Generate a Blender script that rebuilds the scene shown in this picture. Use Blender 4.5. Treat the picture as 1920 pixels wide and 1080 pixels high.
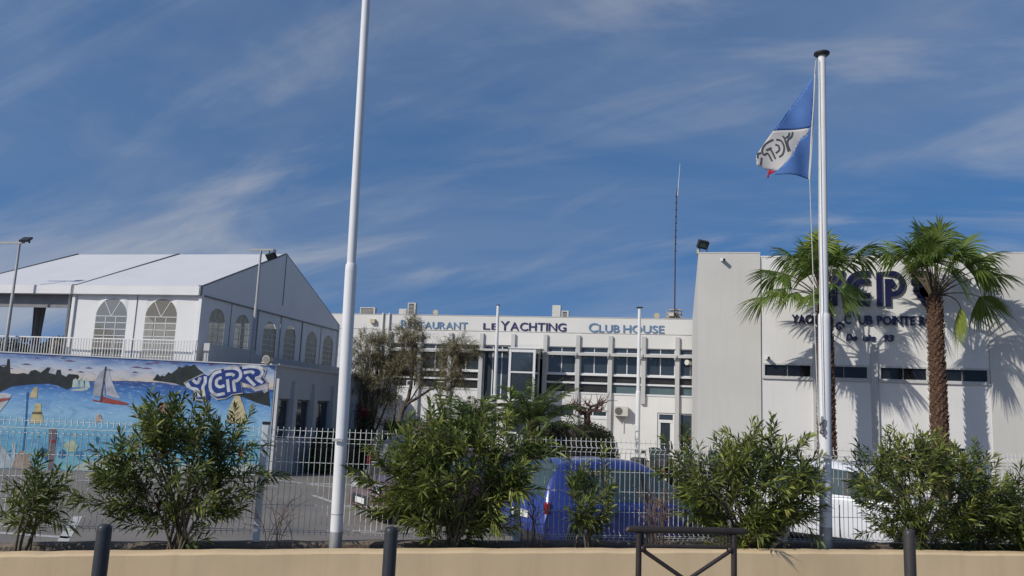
import bpy, bmesh, math, random
import numpy as np
from mathutils import Vector, Matrix, Euler
R = math.radians
rnd = random.Random(7)
for o in list(bpy.data.objects): bpy.data.objects.remove(o)
scene = bpy.context.scene
COL = scene.collection

# ------------------------------------------------------------------ camera
cam_data = bpy.data.cameras.new('camera')
cam_data.sensor_width = 36.0
cam_data.lens = 28.125
cam_data.clip_start = 0.05
cam_data.clip_end = 4000
cam = bpy.data.objects.new('camera', cam_data)
COL.objects.link(cam)
cam.matrix_world = Matrix.Translation((0, 0, 2.3)) @ Matrix.Rotation(R(12.3), 4, 'Z') @ Matrix.Rotation(R(98.9), 4, 'X') @ Matrix.Rotation(R(2.4), 4, 'Z')
scene.camera = cam

# ------------------------------------------------------------------ sky and sun
SUN_EL, SUN_AZ = 35.0, 42.0          # azimuth measured from -Y towards -X
sx = -math.sin(R(SUN_AZ)) * math.cos(R(SUN_EL)); sy = -math.cos(R(SUN_AZ)) * math.cos(R(SUN_EL)); sz = math.sin(R(SUN_EL))
world = bpy.data.worlds.new('World'); scene.world = world
world.use_nodes = True
nt = world.node_tree
for n in list(nt.nodes): nt.nodes.remove(n)
def wn(t, **k):
    n = nt.nodes.new(t)
    for a, b in k.items(): setattr(n, a, b)
    return n
wout = wn('ShaderNodeOutputWorld'); bg = wn('ShaderNodeBackground'); bg.inputs['Strength'].default_value = 0.118
sky = wn('ShaderNodeTexSky', sky_type='NISHITA', sun_disc=False)
sky.sun_elevation = R(SUN_EL); sky.sun_rotation = math.atan2(sx, sy) % (2 * math.pi)
sky.altitude = 10; sky.air_density = 1.0; sky.dust_density = 0.8; sky.ozone_density = 4.0
tc = wn('ShaderNodeTexCoord')
flat = wn('ShaderNodeVectorMath', operation='MULTIPLY_ADD'); flat.inputs[1].default_value = (1, 1, 0.6); flat.inputs[2].default_value = (0, 0, 0.34)
nrmv = wn('ShaderNodeVectorMath', operation='NORMALIZE')
nt.links.new(tc.outputs['Generated'], flat.inputs[0]); nt.links.new(flat.outputs[0], nrmv.inputs[0]); nt.links.new(nrmv.outputs[0], sky.inputs[0])
sep = wn('ShaderNodeSeparateXYZ')
nt.links.new(tc.outputs['Generated'], sep.inputs[0])
def wmath(op, a, b=None):
    m = wn('ShaderNodeMath', operation=op)
    for i, q in enumerate((a, b)):
        if q is None: continue
        if isinstance(q, (int, float)): m.inputs[i].default_value = q
        else: nt.links.new(q, m.inputs[i])
    return m.outputs[0]
zc = wmath('MAXIMUM', sep.outputs['Z'], 0.0)
den = wmath('ADD', zc, 0.34)
px_ = wmath('DIVIDE', sep.outputs['X'], den); py_ = wmath('DIVIDE', sep.outputs['Y'], den)
comb = wn('ShaderNodeCombineXYZ'); nt.links.new(px_, comb.inputs[0]); nt.links.new(py_, comb.inputs[1])
def cloud(scale, rot, stretch, detail, lo, hi, dist, seed):
    mp = wn('ShaderNodeMapping', vector_type='TEXTURE'); mp.inputs['Rotation'].default_value = (0, 0, R(rot)); mp.inputs['Scale'].default_value = (1 / (scale * stretch), 1 / scale, 1)
    mp.inputs['Location'].default_value = (seed, seed * .7, 0)
    nt.links.new(comb.outputs[0], mp.inputs[0])
    nz = wn('ShaderNodeTexNoise'); nz.inputs['Scale'].default_value = 1.0; nz.inputs['Detail'].default_value = detail
    nz.inputs['Roughness'].default_value = 0.55; nz.inputs['Distortion'].default_value = dist
    nt.links.new(mp.outputs[0], nz.inputs['Vector'])
    mr = wn('ShaderNodeMapRange', interpolation_type='SMOOTHSTEP'); mr.inputs[1].default_value = lo; mr.inputs[2].default_value = hi
    nt.links.new(nz.outputs['Fac'], mr.inputs[0])
    return mr.outputs[0]
c1 = cloud(0.95, -10, 0.50, 8, 0.38, 0.68, 0.8, 44.0)     # broad veils
c2 = cloud(2.6, -17, 0.40, 12, 0.45, 0.72, 1.1, 15.0)    # wind-drawn streaks
c3 = cloud(0.9, -4, 0.5, 2, 0.38, 0.58, 0.3, 27.0)       # where the streaks gather
c4 = cloud(7.0, -14, 0.20, 12, 0.45, 0.82, 1.2, 21.0)    # fine fibres
veil = wmath('MULTIPLY', c1, 0.26)
strk = wmath('MULTIPLY', wmath('MULTIPLY', c2, c3), 0.52)
fib = wmath('MULTIPLY', wmath('MULTIPLY', c4, wmath('ADD', c1, 0.35)), 0.22)
cm = wmath('MINIMUM', wmath('ADD', wmath('ADD', veil, strk), fib), 0.80)
mixc = wn('ShaderNodeMix', data_type='RGBA')
hs = wn('ShaderNodeHueSaturation'); hs.inputs['Saturation'].default_value = 1.20; hs.inputs['Value'].default_value = 0.96
nt.links.new(sky.outputs[0], hs.inputs['Color'])
nt.links.new(cm, mixc.inputs[0]); nt.links.new(hs.outputs[0], mixc.inputs[6])
mixc.inputs[7].default_value = (3.6, 3.8, 4.2, 1)
nt.links.new(mixc.outputs[2], bg.inputs['Color']); nt.links.new(bg.outputs[0], wout.inputs['Surface'])

sun_d = bpy.data.lights.new('sun', 'SUN'); sun_d.energy = 3.5; sun_d.angle = R(0.55); sun_d.color = (1.0, 0.95, 0.87)
sun = bpy.data.objects.new('sun', sun_d); COL.objects.link(sun)
sun.rotation_euler = Vector((-sx, -sy, -sz)).to_track_quat('-Z', 'Y').to_euler(); sun.location = (sx * 60, sy * 60, sz * 60)

vs = scene.view_settings
vs.view_transform = 'Standard'; vs.look = 'None'; vs.gamma = 1.0; vs.exposure = 0.0; vs.use_curve_mapping = False
scene.render.engine = 'CYCLES'
scene.cycles.transparent_max_bounces = 24

# ------------------------------------------------------------------ helpers
def link(o, parent=None):
    COL.objects.link(o)
    if parent is not None: o.parent = parent
    return o
def tag(o, label=None, cat=None, group=None, kind=None):
    if label: o['label'] = label
    if cat: o['category'] = cat
    if group: o['group'] = group
    if kind: o['kind'] = kind
    return o
def thing(name, label, cat, loc=(0, 0, 0), rz=0, group=None, rot=None):
    o = bpy.data.objects.new(name, None); o.empty_display_size = 0.2
    o.location = loc; o.rotation_euler = rot if rot else (0, 0, rz)
    link(o); return tag(o, label, cat, group)
def root_of(o):
    while o.parent is not None: o = o.parent
    return o
class MB:
    def __init__(s): s.v = []; s.f = []; s.sm = []; s.t = []
    def add(s, vs, fs, smooth=False, tint=None):
        b = len(s.v); s.v.extend([tuple(p) for p in vs])
        s.f.extend([tuple(i + b for i in f) for f in fs]); s.sm.extend([smooth] * len(fs))
        if tint is not None: s.t.extend([tint] * len(vs))
        return s
    def box(s, x0, x1, y0, y1, z0, z1):
        v = [(x, y, z) for z in (z0, z1) for y in (y0, y1) for x in (x0, x1)]
        return s.add(v, [(0, 2, 3, 1), (4, 5, 7, 6), (0, 1, 5, 4), (2, 6, 7, 3), (0, 4, 6, 2), (1, 3, 7, 5)])
    def obox(s, c, size, M):
        c = Vector(c); hx, hy, hz = [q / 2 for q in size]
        v = [c + M @ Vector((x, y, z)) for z in (-hz, hz) for y in (-hy, hy) for x in (-hx, hx)]
        return s.add(v, [(0, 2, 3, 1), (4, 5, 7, 6), (0, 1, 5, 4), (2, 6, 7, 3), (0, 4, 6, 2), (1, 3, 7, 5)])
    def tube(s, pts, rad, n=8, cap=True, smooth=True):
        pts = [Vector(p) for p in pts]
        if not isinstance(rad, (list, tuple)): rad = [rad] * len(pts)
        vs = []; prev = None
        for i, p in enumerate(pts):
            d = (pts[min(i + 1, len(pts) - 1)] - pts[max(i - 1, 0)])
            if d.length < 1e-9: d = Vector((0, 0, 1))
            d.normalize()
            a = prev if prev is not None else (Vector((1, 0, 0)) if abs(d.x) < .9 else Vector((0, 1, 0)))
            a = (a - d * a.dot(d)); a.normalize(); b = d.cross(a); prev = a
            for k in range(n):
                q = 2 * math.pi * k / n
                vs.append(p + (a * math.cos(q) + b * math.sin(q)) * rad[i])
        fs = [(i * n + k, i * n + (k + 1) % n, (i + 1) * n + (k + 1) % n, (i + 1) * n + k) for i in range(len(pts) - 1) for k in range(n)]
        s.add(vs, fs, smooth)
        if cap:
            s.add([vs[k] for k in range(n)], [tuple(range(n))[::-1]])
            s.add(vs[-n:], [tuple(range(n))])
        return s
    def lathe(s, prof, n=16, c=(0, 0, 0), smooth=True):
        vs = []
        for r, z in prof:
            for k in range(n):
                q = 2 * math.pi * k / n; vs.append((c[0] + r * math.cos(q), c[1] + r * math.sin(q), c[2] + z))
        fs = [(i * n + k, i * n + (k + 1) % n, (i + 1) * n + (k + 1) % n, (i + 1) * n + k) for i in range(len(prof) - 1) for k in range(n)]
        s.add(vs, fs, smooth)
        s.add(vs[:n], [tuple(range(n))[::-1]]); s.add(vs[-n:], [tuple(range(n))])
        return s
    def prism(s, poly, fn, d0, d1):
        """polygon (a,b) mapped by fn(a,b,depth)"""
        n = len(poly); v = [fn(a, b, d0) for a, b in poly] + [fn(a, b, d1) for a, b in poly]
        ar = sum(poly[i][0] * poly[(i + 1) % n][1] - poly[(i + 1) % n][0] * poly[i][1] for i in range(n))
        f = [tuple(range(n)), tuple(range(2 * n - 1, n - 1, -1))] + [(i, i + n, (i + 1) % n + n, (i + 1) % n) for i in range(n)]
        return s.add(v, f)
    def build(s, name, mat, parent=None, local=False, bevel=0, recalc=True, auto=False):
        me = bpy.data.meshes.new(name)
        off = Vector((0, 0, 0))
        if parent is not None and not local:
            p = parent
            while p is not None: off = off + p.location; p = p.parent
        me.from_pydata([(a - off.x, b - off.y, c - off.z) for a, b, c in s.v], [], s.f)
        if any(s.sm): me.polygons.foreach_set('use_smooth', s.sm)
        if s.t and len(s.t) == len(s.v):
            at = me.attributes.new('tint', 'FLOAT', 'POINT'); at.data.foreach_set('value', s.t)
        if recalc:
            bm = bmesh.new(); bm.from_mesh(me); bmesh.ops.recalc_face_normals(bm, faces=bm.faces); bm.to_mesh(me); bm.free()
        me.update()
        if mat is not None: me.materials.append(mat)
        o = bpy.data.objects.new(name, me); link(o, parent)
        if bevel:
            b = o.modifiers.new('bevel', 'BEVEL'); b.width = bevel; b.segments = 2; b.limit_method = 'ANGLE'
        return o
def part(name, mat, parent, fn, **k):
    m = MB(); fn(m); return m.build(name, mat, parent, **k)
def boxp(name, mat, parent, *b, **k):
    return MB().box(*b).build(name, mat, parent, **k)
def copy_tree(o, parent=None):
    c = o.copy(); link(c, parent)
    if parent is not None: c.matrix_parent_inverse = o.matrix_parent_inverse
    for ch in list(o.children): copy_tree(ch, c)
    return c
def instance(o, parent, loc=None):
    c = o.copy(); link(c, parent)
    if loc is not None: c.location = loc
    return c

# ------------------------------------------------------------------ materials
def mat(name, col, rough=0.8, var=0.10, scale=3.0, bump=0.0, bscale=40.0, metal=0.0, spec=0.4, streak=0.0, dirt=0.0, dirtcol=(0.25, 0.22, 0.18), coat=0.0):
    m = bpy.data.materials.new(name); m.use_nodes = True
    t = m.node_tree; b = t.nodes['Principled BSDF']
    b.inputs['Roughness'].default_value = rough; b.inputs['Metallic'].default_value = metal
    b.inputs['Specular IOR Level'].default_value = spec; b.inputs['Coat Weight'].default_value = coat
    c = (col[0], col[1], col[2], 1)
    tcn = t.nodes.new('ShaderNodeTexCoord')
    last = None
    def noise(sc, det=5, stretch=None):
        n = t.nodes.new('ShaderNodeTexNoise'); n.inputs['Scale'].default_value = sc; n.inputs['Detail'].default_value = det
        if stretch:
            mp = t.nodes.new('ShaderNodeMapping'); mp.inputs['Scale'].default_value = stretch
            t.links.new(tcn.outputs['Object'], mp.inputs[0]); t.links.new(mp.outputs[0], n.inputs['Vector'])
        else: t.links.new(tcn.outputs['Object'], n.inputs['Vector'])
        return n.outputs['Fac']
    def mix(fac_sock, a, bcol, lo, hi, amt):
        mr = t.nodes.new('ShaderNodeMapRange'); mr.inputs[1].default_value = lo; mr.inputs[2].default_value = hi; mr.inputs[4].default_value = amt
        t.links.new(fac_sock, mr.inputs[0])
        mx = t.nodes.new('ShaderNodeMix'); mx.data_type = 'RGBA'; t.links.new(mr.outputs[0], mx.inputs[0])
        if isinstance(a, tuple): mx.inputs[6].default_value = a
        else: t.links.new(a, mx.inputs[6])
        mx.inputs[7].default_value = bcol
        return mx.outputs[2]
    cur = c
    if var: 
        cur = mix(noise(scale, 6), cur, tuple(q * (1 - var * 2.2) for q in col) + (1,), 0.35, 0.75, 1.0)
    if streak:
        cur = mix(noise(1.0, 5, (9, 9, 0.5)), cur, tuple(q * 0.62 for q in col) + (1,), 0.5, 0.8, streak)
    if dirt:
        cur = mix(noise(1.3, 8), cur, tuple(dirtcol) + (1,), 0.5, 0.75, dirt)
    if isinstance(cur, tuple): b.inputs['Base Color'].default_value = cur
    else: t.links.new(cur, b.inputs['Base Color'])
    if bump:
        bp = t.nodes.new('ShaderNodeBump'); bp.inputs['Strength'].default_value = bump; bp.inputs['Distance'].default_value = 0.02
        t.links.new(noise(bscale, 6), bp.inputs['Height']); t.links.new(bp.outputs[0], b.inputs['Normal'])
    return m
def leafmat(name, dark, mid, light, rough=0.45, trans=0.25):
    m = bpy.data.materials.new(name); m.use_nodes = True
    t = m.node_tree; b = t.nodes['Principled BSDF']; b.inputs['Roughness'].default_value = rough; b.inputs['Specular IOR Level'].default_value = 0.35
    at = t.nodes.new('ShaderNodeAttribute'); at.attribute_name = 'tint'
    cr = t.nodes.new('ShaderNodeValToRGB'); e = cr.color_ramp.elements
    e[0].color = dark + (1,); e[0].position = 0; e[1].color = light + (1,); e[1].position = 1.0
    k = cr.color_ramp.elements.new(0.5); k.color = mid + (1,)
    t.links.new(at.outputs['Fac'], cr.inputs[0]); t.links.new(cr.outputs[0], b.inputs['Base Color'])
    tr = t.nodes.new('ShaderNodeBsdfTranslucent'); t.links.new(cr.outputs[0], tr.inputs['Color'])
    ms = t.nodes.new('ShaderNodeMixShader'); ms.inputs[0].default_value = trans
    t.links.new(b.outputs[0], ms.inputs[1]); t.links.new(tr.outputs[0], ms.inputs[2])
    t.links.new(ms.outputs[0], t.nodes['Material Output'].inputs['Surface'])
    return m
def glassmat(name, tint=(0.03, 0.035, 0.04), clear=0.35, rough=0.03, spec=0.5):
    m = bpy.data.materials.new(name); m.use_nodes = True
    t = m.node_tree; b = t.nodes['Principled BSDF']; b.inputs['Base Color'].default_value = tint + (1,); b.inputs['Roughness'].default_value = rough
    b.inputs['Specular IOR Level'].default_value = spec
    tr = t.nodes.new('ShaderNodeBsdfTransparent'); tr.inputs['Color'].default_value = (0.85, 0.9, 0.9, 1)
    ms = t.nodes.new('ShaderNodeMixShader'); ms.inputs[0].default_value = clear
    t.links.new(b.outputs[0], ms.inputs[1]); t.links.new(tr.outputs[0], ms.inputs[2])
    t.links.new(ms.outputs[0], t.nodes['Material Output'].inputs['Surface'])
    return m
M_ = {}
M_['asphalt'] = mat('asphalt', (0.21, 0.188, 0.165), 0.92, 0.12, 0.6, 0.35, 120, dirt=0.35, dirtcol=(0.20, 0.185, 0.165))
M_['road'] = mat('road_asphalt', (0.06, 0.06, 0.06), 0.9, 0.12, 1.0, 0.3, 150)
M_['paving'] = mat('pavement_concrete', (0.26, 0.25, 0.23), 0.9, 0.12, 2.0, 0.3, 80, dirt=0.3)
M_['paint'] = mat('road_paint', (0.55, 0.54, 0.51), 0.8, 0.2, 6.0, 0.2, 90, dirt=0.3, dirtcol=(0.2, 0.19, 0.18))
M_['yellow'] = mat('ochre_render', (0.66, 0.50, 0.305), 0.93, 0.07, 1.2, 0.14, 90, streak=0.30, dirt=0.32, dirtcol=(0.50, 0.36, 0.20))
M_['kerb'] = mat('old_concrete', (0.20, 0.165, 0.13), 0.95, 0.2, 3.0, 0.8, 35, dirt=0.45, dirtcol=(0.10, 0.07, 0.045))
M_['soil'] = mat('soil', (0.10, 0.07, 0.045), 0.98, 0.25, 8.0, 1.0, 30)
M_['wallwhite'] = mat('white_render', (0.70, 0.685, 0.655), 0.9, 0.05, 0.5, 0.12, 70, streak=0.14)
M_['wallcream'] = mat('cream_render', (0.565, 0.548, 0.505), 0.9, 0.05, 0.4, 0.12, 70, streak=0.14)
M_['fascia'] = mat('fascia_render', (0.66, 0.645, 0.60), 0.9, 0.04, 0.5, 0.10, 60, streak=0.08)
M_['concrete'] = mat('painted_concrete', (0.50, 0.495, 0.475), 0.88, 0.06, 1.0, 0.15, 60, streak=0.10)
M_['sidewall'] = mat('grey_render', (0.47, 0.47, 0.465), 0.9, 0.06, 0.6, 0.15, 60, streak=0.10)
M_['roofgravel'] = mat('roof_felt', (0.22, 0.21, 0.2), 0.95, 0.1, 2, 0.4, 60)
M_['alu'] = mat('white_aluminium', (0.68, 0.68, 0.67), 0.45, 0.04, 4, spec=0.5)
M_['polewhite'] = mat('white_lacquer', (0.70, 0.70, 0.70), 0.6, 0.04, 3, spec=0.5, dirt=0.10, dirtcol=(0.5, 0.48, 0.44))
M_['galv'] = mat('galvanised_steel', (0.42, 0.42, 0.41), 0.5, 0.15, 9, metal=0.5, dirt=0.2)
M_['wire'] = mat('white_plastic_wire', (0.72, 0.72, 0.69), 0.5, 0.08, 6)
M_['lampgrey'] = mat('lamp_grey', (0.33, 0.33, 0.32), 0.5, 0.06, 3)
M_['black'] = mat('black_metal', (0.025, 0.026, 0.028), 0.5, 0.1, 6)
M_['bollard'] = mat('dark_grey_paint', (0.035, 0.038, 0.042), 0.42, 0.15, 8, 0.1, 50, dirt=0.2, dirtcol=(0.06, 0.05, 0.045))
M_['brownmetal'] = mat('brown_painted_metal', (0.040, 0.031, 0.028), 0.45, 0.15, 9, 0.15, 60)
M_['bollardrust'] = mat('weathered_paint', (0.050, 0.046, 0.044), 0.45, 0.15, 8, 0.1, 50, dirt=0.55, dirtcol=(0.09, 0.045, 0.03))
M_['glass'] = glassmat('window_glass', (0.05, 0.064, 0.078), 0.35, 0.03, 0.8)
M_['slitglass'] = glassmat('dark_slit_glass', (0.018, 0.02, 0.022), 0.2, 0.08, 0.35)
M_['darkpanel'] = mat('dark_panel', (0.035, 0.033, 0.03), 0.25, 0.15, 2)
M_['tealpanel'] = mat('teal_panel', (0.10, 0.145, 0.155), 0.3, 0.08, 2)
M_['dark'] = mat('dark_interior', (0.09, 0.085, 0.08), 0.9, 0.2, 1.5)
M_['curtain'] = mat('brown_curtain', (0.22, 0.17, 0.13), 0.95, 0.3, 6)
M_['pvc'] = mat('white_pvc', (0.60, 0.60, 0.61), 0.55, 0.03, 0.8, 0.06, 6)
M_['pvcwall'] = mat('white_pvc_wall', (0.68, 0.675, 0.665), 0.6, 0.03, 0.8, 0.4, 2.2)
M_['clearpvc'] = glassmat('smoked_clear_pvc', (0.20, 0.185, 0.155), 0.25, 0.3, 0.3)
M_['clearpvc3'] = glassmat('yellowed_clear_pvc', (0.36, 0.33, 0.25), 0.2, 0.3, 0.3)
M_['clearpvc2'] = glassmat('clear_curtain_pvc', (0.5, 0.5, 0.5), 0.72, 0.25, 0.4)
M_['seam'] = mat('seam_grey', (0.20, 0.20, 0.21), 0.6, 0.1, 4)
M_['navy'] = mat('navy_letter', (0.013, 0.014, 0.062), 0.35, 0.06, 4, coat=0.2)
M_['violetblue'] = mat('dark_violet_letter', (0.030, 0.024, 0.105), 0.4, 0.06, 4)
M_['steelblue'] = mat('steel_blue_letter', (0.13, 0.225, 0.36), 0.45, 0.06, 4)
M_['acwhite'] = mat('ac_white', (0.58, 0.56, 0.50), 0.6, 0.06, 4, dirt=0.15)
M_['beige'] = mat('beige_plastic', (0.50, 0.42, 0.27), 0.5, 0.05, 5)
M_['flagblue'] = mat('flag_blue', (0.075, 0.17, 0.42), 0.8, 0.1, 4)
M_['flagwhite'] = mat('flag_white', (0.55, 0.53, 0.51), 0.85, 0.08, 5)
M_['flagink'] = mat('flag_black', (0.07, 0.07, 0.08), 0.8, 0.05, 4)
M_['flagred'] = mat('flag_red', (0.40, 0.02, 0.03), 0.8, 0.05, 4)
M_['rope'] = mat('rope', (0.55, 0.54, 0.50), 0.9, 0.1, 20)
M_['bark'] = mat('grey_brown_bark', (0.14, 0.11, 0.085), 0.95, 0.25, 6, 1.0, 25)
M_['oleanderstem'] = mat('oleander_stem', (0.13, 0.105, 0.065), 0.9, 0.2, 9, 0.5, 40)
M_['deadtwig'] = mat('dead_twig', (0.20, 0.14, 0.11), 0.95, 0.2, 9)
M_['palmtrunk'] = mat('palm_trunk_fibre', (0.10, 0.052, 0.032), 0.95, 0.3, 7, 1.0, 25)
M_['palmboot'] = mat('palm_leaf_base', (0.17, 0.095, 0.058), 0.9, 0.3, 9, 0.5, 30)
M_['oleander'] = leafmat('oleander_leaf', (0.048, 0.072, 0.018), (0.125, 0.162, 0.034), (0.30, 0.33, 0.075), 0.42, 0.30)
M_['fan'] = leafmat('fan_palm_leaf', (0.045, 0.08, 0.02), (0.125, 0.185, 0.036), (0.30, 0.36, 0.08), 0.42, 0.38)
M_['date'] = leafmat('date_palm_leaf', (0.028, 0.055, 0.018), (0.075, 0.12, 0.03), (0.18, 0.25, 0.06), 0.40, 0.25)
M_['tamarisk'] = leafmat('tamarisk_foliage', (0.135, 0.12, 0.062), (0.235, 0.205, 0.11), (0.36, 0.31, 0.185), 0.8, 0.2)
M_['hedge'] = leafmat('hedge_leaf', (0.018, 0.035, 0.012), (0.04, 0.068, 0.02), (0.085, 0.12, 0.035), 0.5, 0.15)
M_['redflower'] = leafmat('red_bract', (0.22, 0.01, 0.02), (0.38, 0.02, 0.05), (0.5, 0.06, 0.08), 0.6, 0.3)
M_['dryleaf'] = leafmat('dry_leaf', (0.16, 0.09, 0.03), (0.30, 0.20, 0.06), (0.42, 0.33, 0.10), 0.7, 0.2)
M_['farleaf'] = leafmat('far_leaf', (0.02, 0.032, 0.02), (0.035, 0.05, 0.028), (0.06, 0.075, 0.04), 0.6, 0.1)
# ------------------------------------------------------------------ ground
FA = R(21.5); FT = Vector((math.cos(FA), math.sin(FA), 0)); FN = Vector((math.sin(FA), -math.cos(FA), 0)); FO = Vector((-3.42, 7.27, 0))
def fp(s, o, z=0.0):                      # along the fence, towards the street, up
    q = FO + FT * s + FN * o; return (q.x, q.y, z)
def strip(name, s0, s1, o0, o1, z, m):
    b = MB(); b.add([fp(s0, o0, z), fp(s1, o0, z), fp(s1, o1, z), fp(s0, o1, z)], [(0, 1, 2, 3)])
    return b.build(name, m)
lot = MB(); lot.add([(-700, -700, -0.02), (700, -700, -0.02), (700, 900, -0.02), (-700, 900, -0.02)], [(0, 1, 2, 3)])
tag(lot.build('ground', M_['asphalt']), kind='structure')
lot = MB(); lot.add([fp(-40, 0.1, 0), fp(60, 0.1, 0), (60, 70, 0), (-60, 70, 0)], [(0, 1, 2, 3)])
parking = tag(lot.build('parking_lot', M_['asphalt']), kind='structure')
def painted(a, b, w=0.13):
    a = Vector((a[0], a[1], 0.004)); b = Vector((b[0], b[1], 0.004)); d = (b - a).normalized(); n = Vector((-d.y, d.x, 0)) * w / 2
    m = MB(); m.add([a - n, b - n, b + n, a + n], [(0, 1, 2, 3)]); m.build('painted_line', M_['paint'], parking)
for a, b in (((-12.6, 23.2), (-9.6, 21.9)), ((-14.6, 21.95), (-11.1, 21.2)), ((-9.3, 19.7), (-7.6, 17.9)), ((-17.3, 19.1), (-14.0, 20.3)),
             ((1.6, 20.8), (1.9, 17.0)), ((5.6, 20.4), (6.2, 16.6))):
    painted(a, b)
painted((-9.55, 11.35), (-11.35, 13.8), 0.17); painted((-14.5, 11.45), (-9.75, 11.75), 0.17)
# street side: pavement and carriageway
pv = MB(); pv.prism([(-30, 0.72), (40, 0.72), (40, 5.2), (-30, 5.2)], lambda a, b, d: fp(a, b, d), 0.30, 0.65)
tag(pv.build('pavement', M_['paving']), kind='structure')
rd = MB(); rd.prism([(-60, 5.2), (80, 5.2), (80, 14), (-60, 14)], lambda a, b, d: fp(a, b, d), 0.2, 0.52)
tag(rd.build('road', M_['road']), kind='structure')
kb = MB(); kb.prism([(-30, 5.0), (40, 5.0), (40, 5.2), (-30, 5.2)], lambda a, b, d: fp(a, b, d), 0.3, 0.656)
tag(kb.build('pavement_kerb', M_['concrete']), kind='structure')
# planter soil
def wtop(s): return float(np.interp(s, [-3, -2.4, -0.9, 1.1, 3.9, 7.0, 9], [0.985, 1.0, 1.035, 1.075, 1.115, 1.13, 1.135]))
ss = [-6 + i * 0.5 for i in range(35)]
so = MB(); v = []; 
for s in ss:
    for o in (0.0, 0.18, 0.36, 0.52): v.append(fp(s, o, wtop(s) - 0.075 + rnd.uniform(-.02, .02)))
so.add(v, [(i * 4 + k, i * 4 + k + 1, i * 4 + k + 5, i * 4 + k + 4) for i in range(len(ss) - 1) for k in range(3)], True)
tag(so.build('planter_soil', M_['soil']), kind='structure')

# ------------------------------------------------------------------ low ochre wall and kerb carrying the fence
w = MB(); v = []; ss2 = [-6 + i * 0.17 for i in range(101)]
prof = [(0.70, 0.3), (0.70, 0), (0.688, 0.014), (0.66, 0.02), (0.53, 0.018), (0.51, 0.0), (0.51, 0.3)]
rw = random.Random(3)
for s in ss2:
    zt = wtop(s); j = rw.uniform(-.004, .004)
    for k, (o, dz) in enumerate(prof):
        v.append(fp(s, o + rw.uniform(-.002, .002), (0.3 if dz == 0.3 else zt - 0.02 + dz + j)))
w.add(v, [(i * 7 + k, i * 7 + k + 1, i * 7 + k + 8, i * 7 + k + 7) for i in range(len(ss2) - 1) for k in range(6)], False)
tag(w.build('low_wall', M_['yellow']), 'low ochre rendered wall along the pavement below the planted strip', 'wall')
kd = MB(); v = []
prof = [(0.085, 0.0), (0.085, 0.9), (0.06, 1.0), (-0.06, 1.0), (-0.085, 0.9), (-0.085, 0.0)]
for s in ss2:
    zt = wtop(s) - 0.02
    for o, k in prof:
        z = (zt - 0.45) if k == 0 else (zt - (0.025 if k < 1 else 0) + rw.uniform(-.007, .007))
        v.append(fp(s, o + rw.uniform(-.006, .006), z))
kd.add(v, [(i * 6 + k, i * 6 + k + 1, i * 6 + k + 7, i * 6 + k + 6) for i in range(len(ss2) - 1) for k in range(5)])
tag(kd.build('fence_footing', M_['kerb']), 'weathered brown concrete footing under the white mesh fence', 'kerb')
bk = MB(); bk.prism([(-40, -0.08), (60, -0.08), (60, 0.10), (-40, 0.10)], lambda a, b, d: fp(a, b, d), -0.02, 0.85)
tag(bk.build('retaining_wall', M_['concrete']), 'rough retaining wall holding up the planter above the car park', 'wall')

# ------------------------------------------------------------------ left block with mural, terrace on top
MA = R(22); MT = Vector((-math.cos(MA), -math.sin(MA), 0)); MN = Vector((math.sin(MA), -math.cos(MA), 0)); MO = Vector((-12.9, 23.87, 0))
def mp(u, z, d=0.0):
    q = MO + MT * u + MN * d; return (q.x, q.y, z)
blk = thing('terrace_building', 'single storey grey block with painted seaside wall and roof terrace', 'building', (-18, 28, 0))
P1 = MO + MT * 12.5
body = MB(); poly = [(-13.1, 24.2), (-13.1, 34.98), (-30, 34.98), (P1.x, P1.y + .3)]
# walls: front (behind the mural), side with openings, back, left
fr = MB(); fr.prism([(0, 0), (12.5, 0), (12.5, 3.5), (0, 3.5)], lambda a, b, d: mp(a, b, d), -0.25, 0.0)
fr.build('front_wall', M_['wallwhite'], blk)
wl = [(23.95, 25.0), (25.3, 26.5), (26.85, 28.12)]
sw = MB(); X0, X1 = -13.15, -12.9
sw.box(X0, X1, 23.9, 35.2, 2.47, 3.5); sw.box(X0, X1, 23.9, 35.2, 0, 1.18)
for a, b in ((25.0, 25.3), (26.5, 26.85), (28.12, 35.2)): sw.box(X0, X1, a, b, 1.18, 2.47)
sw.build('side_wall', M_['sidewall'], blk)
for a, b in wl:
    f = part('window', M_['seam'], blk, lambda m: (m.box(-13.06, -12.99, a, a + .05, 1.18, 2.47), m.box(-13.06, -12.99, b - .05, b, 1.18, 2.47), m.box(-13.06, -12.99, a + .05, b - .05, 1.18, 1.24), m.box(-13.06, -12.99, a + .05, b - .05, 2.41, 2.47)))
    MB().box(-13.04, -13.02, a + .05, b - .05, 1.24, 2.41).build('pane', M_['glass'], f)
for a, b, z in ((23.9, 24.0, 3.1), (25.03, 25.28, 3.05), (26.55, 26.82, 3.02), (28.15, 28.5, 3.02), (30.2, 30.5, 3.02), (32.2, 32.5, 3.02)):
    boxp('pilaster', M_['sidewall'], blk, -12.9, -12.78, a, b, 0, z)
part('roof_slab', M_['roofgravel'], blk, lambda m: m.prism(poly, lambda a, b, d: (a + .0, b, d), 3.2, 3.42))
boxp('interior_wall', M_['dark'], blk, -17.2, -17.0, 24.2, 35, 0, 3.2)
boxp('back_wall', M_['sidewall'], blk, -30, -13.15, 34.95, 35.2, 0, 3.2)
part('coping', M_['concrete'], blk, lambda m: m.box(-13.2, -12.84, 23.95, 35.25, 3.5, 3.58))
part('coping', M_['alu'], blk, lambda m: m.prism([(-0.04, 3.5), (12.5, 3.5), (12.5, 3.535), (-0.04, 3.535)], lambda a, b, d: mp(a, b, d), -0.26, 0.035))
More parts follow.
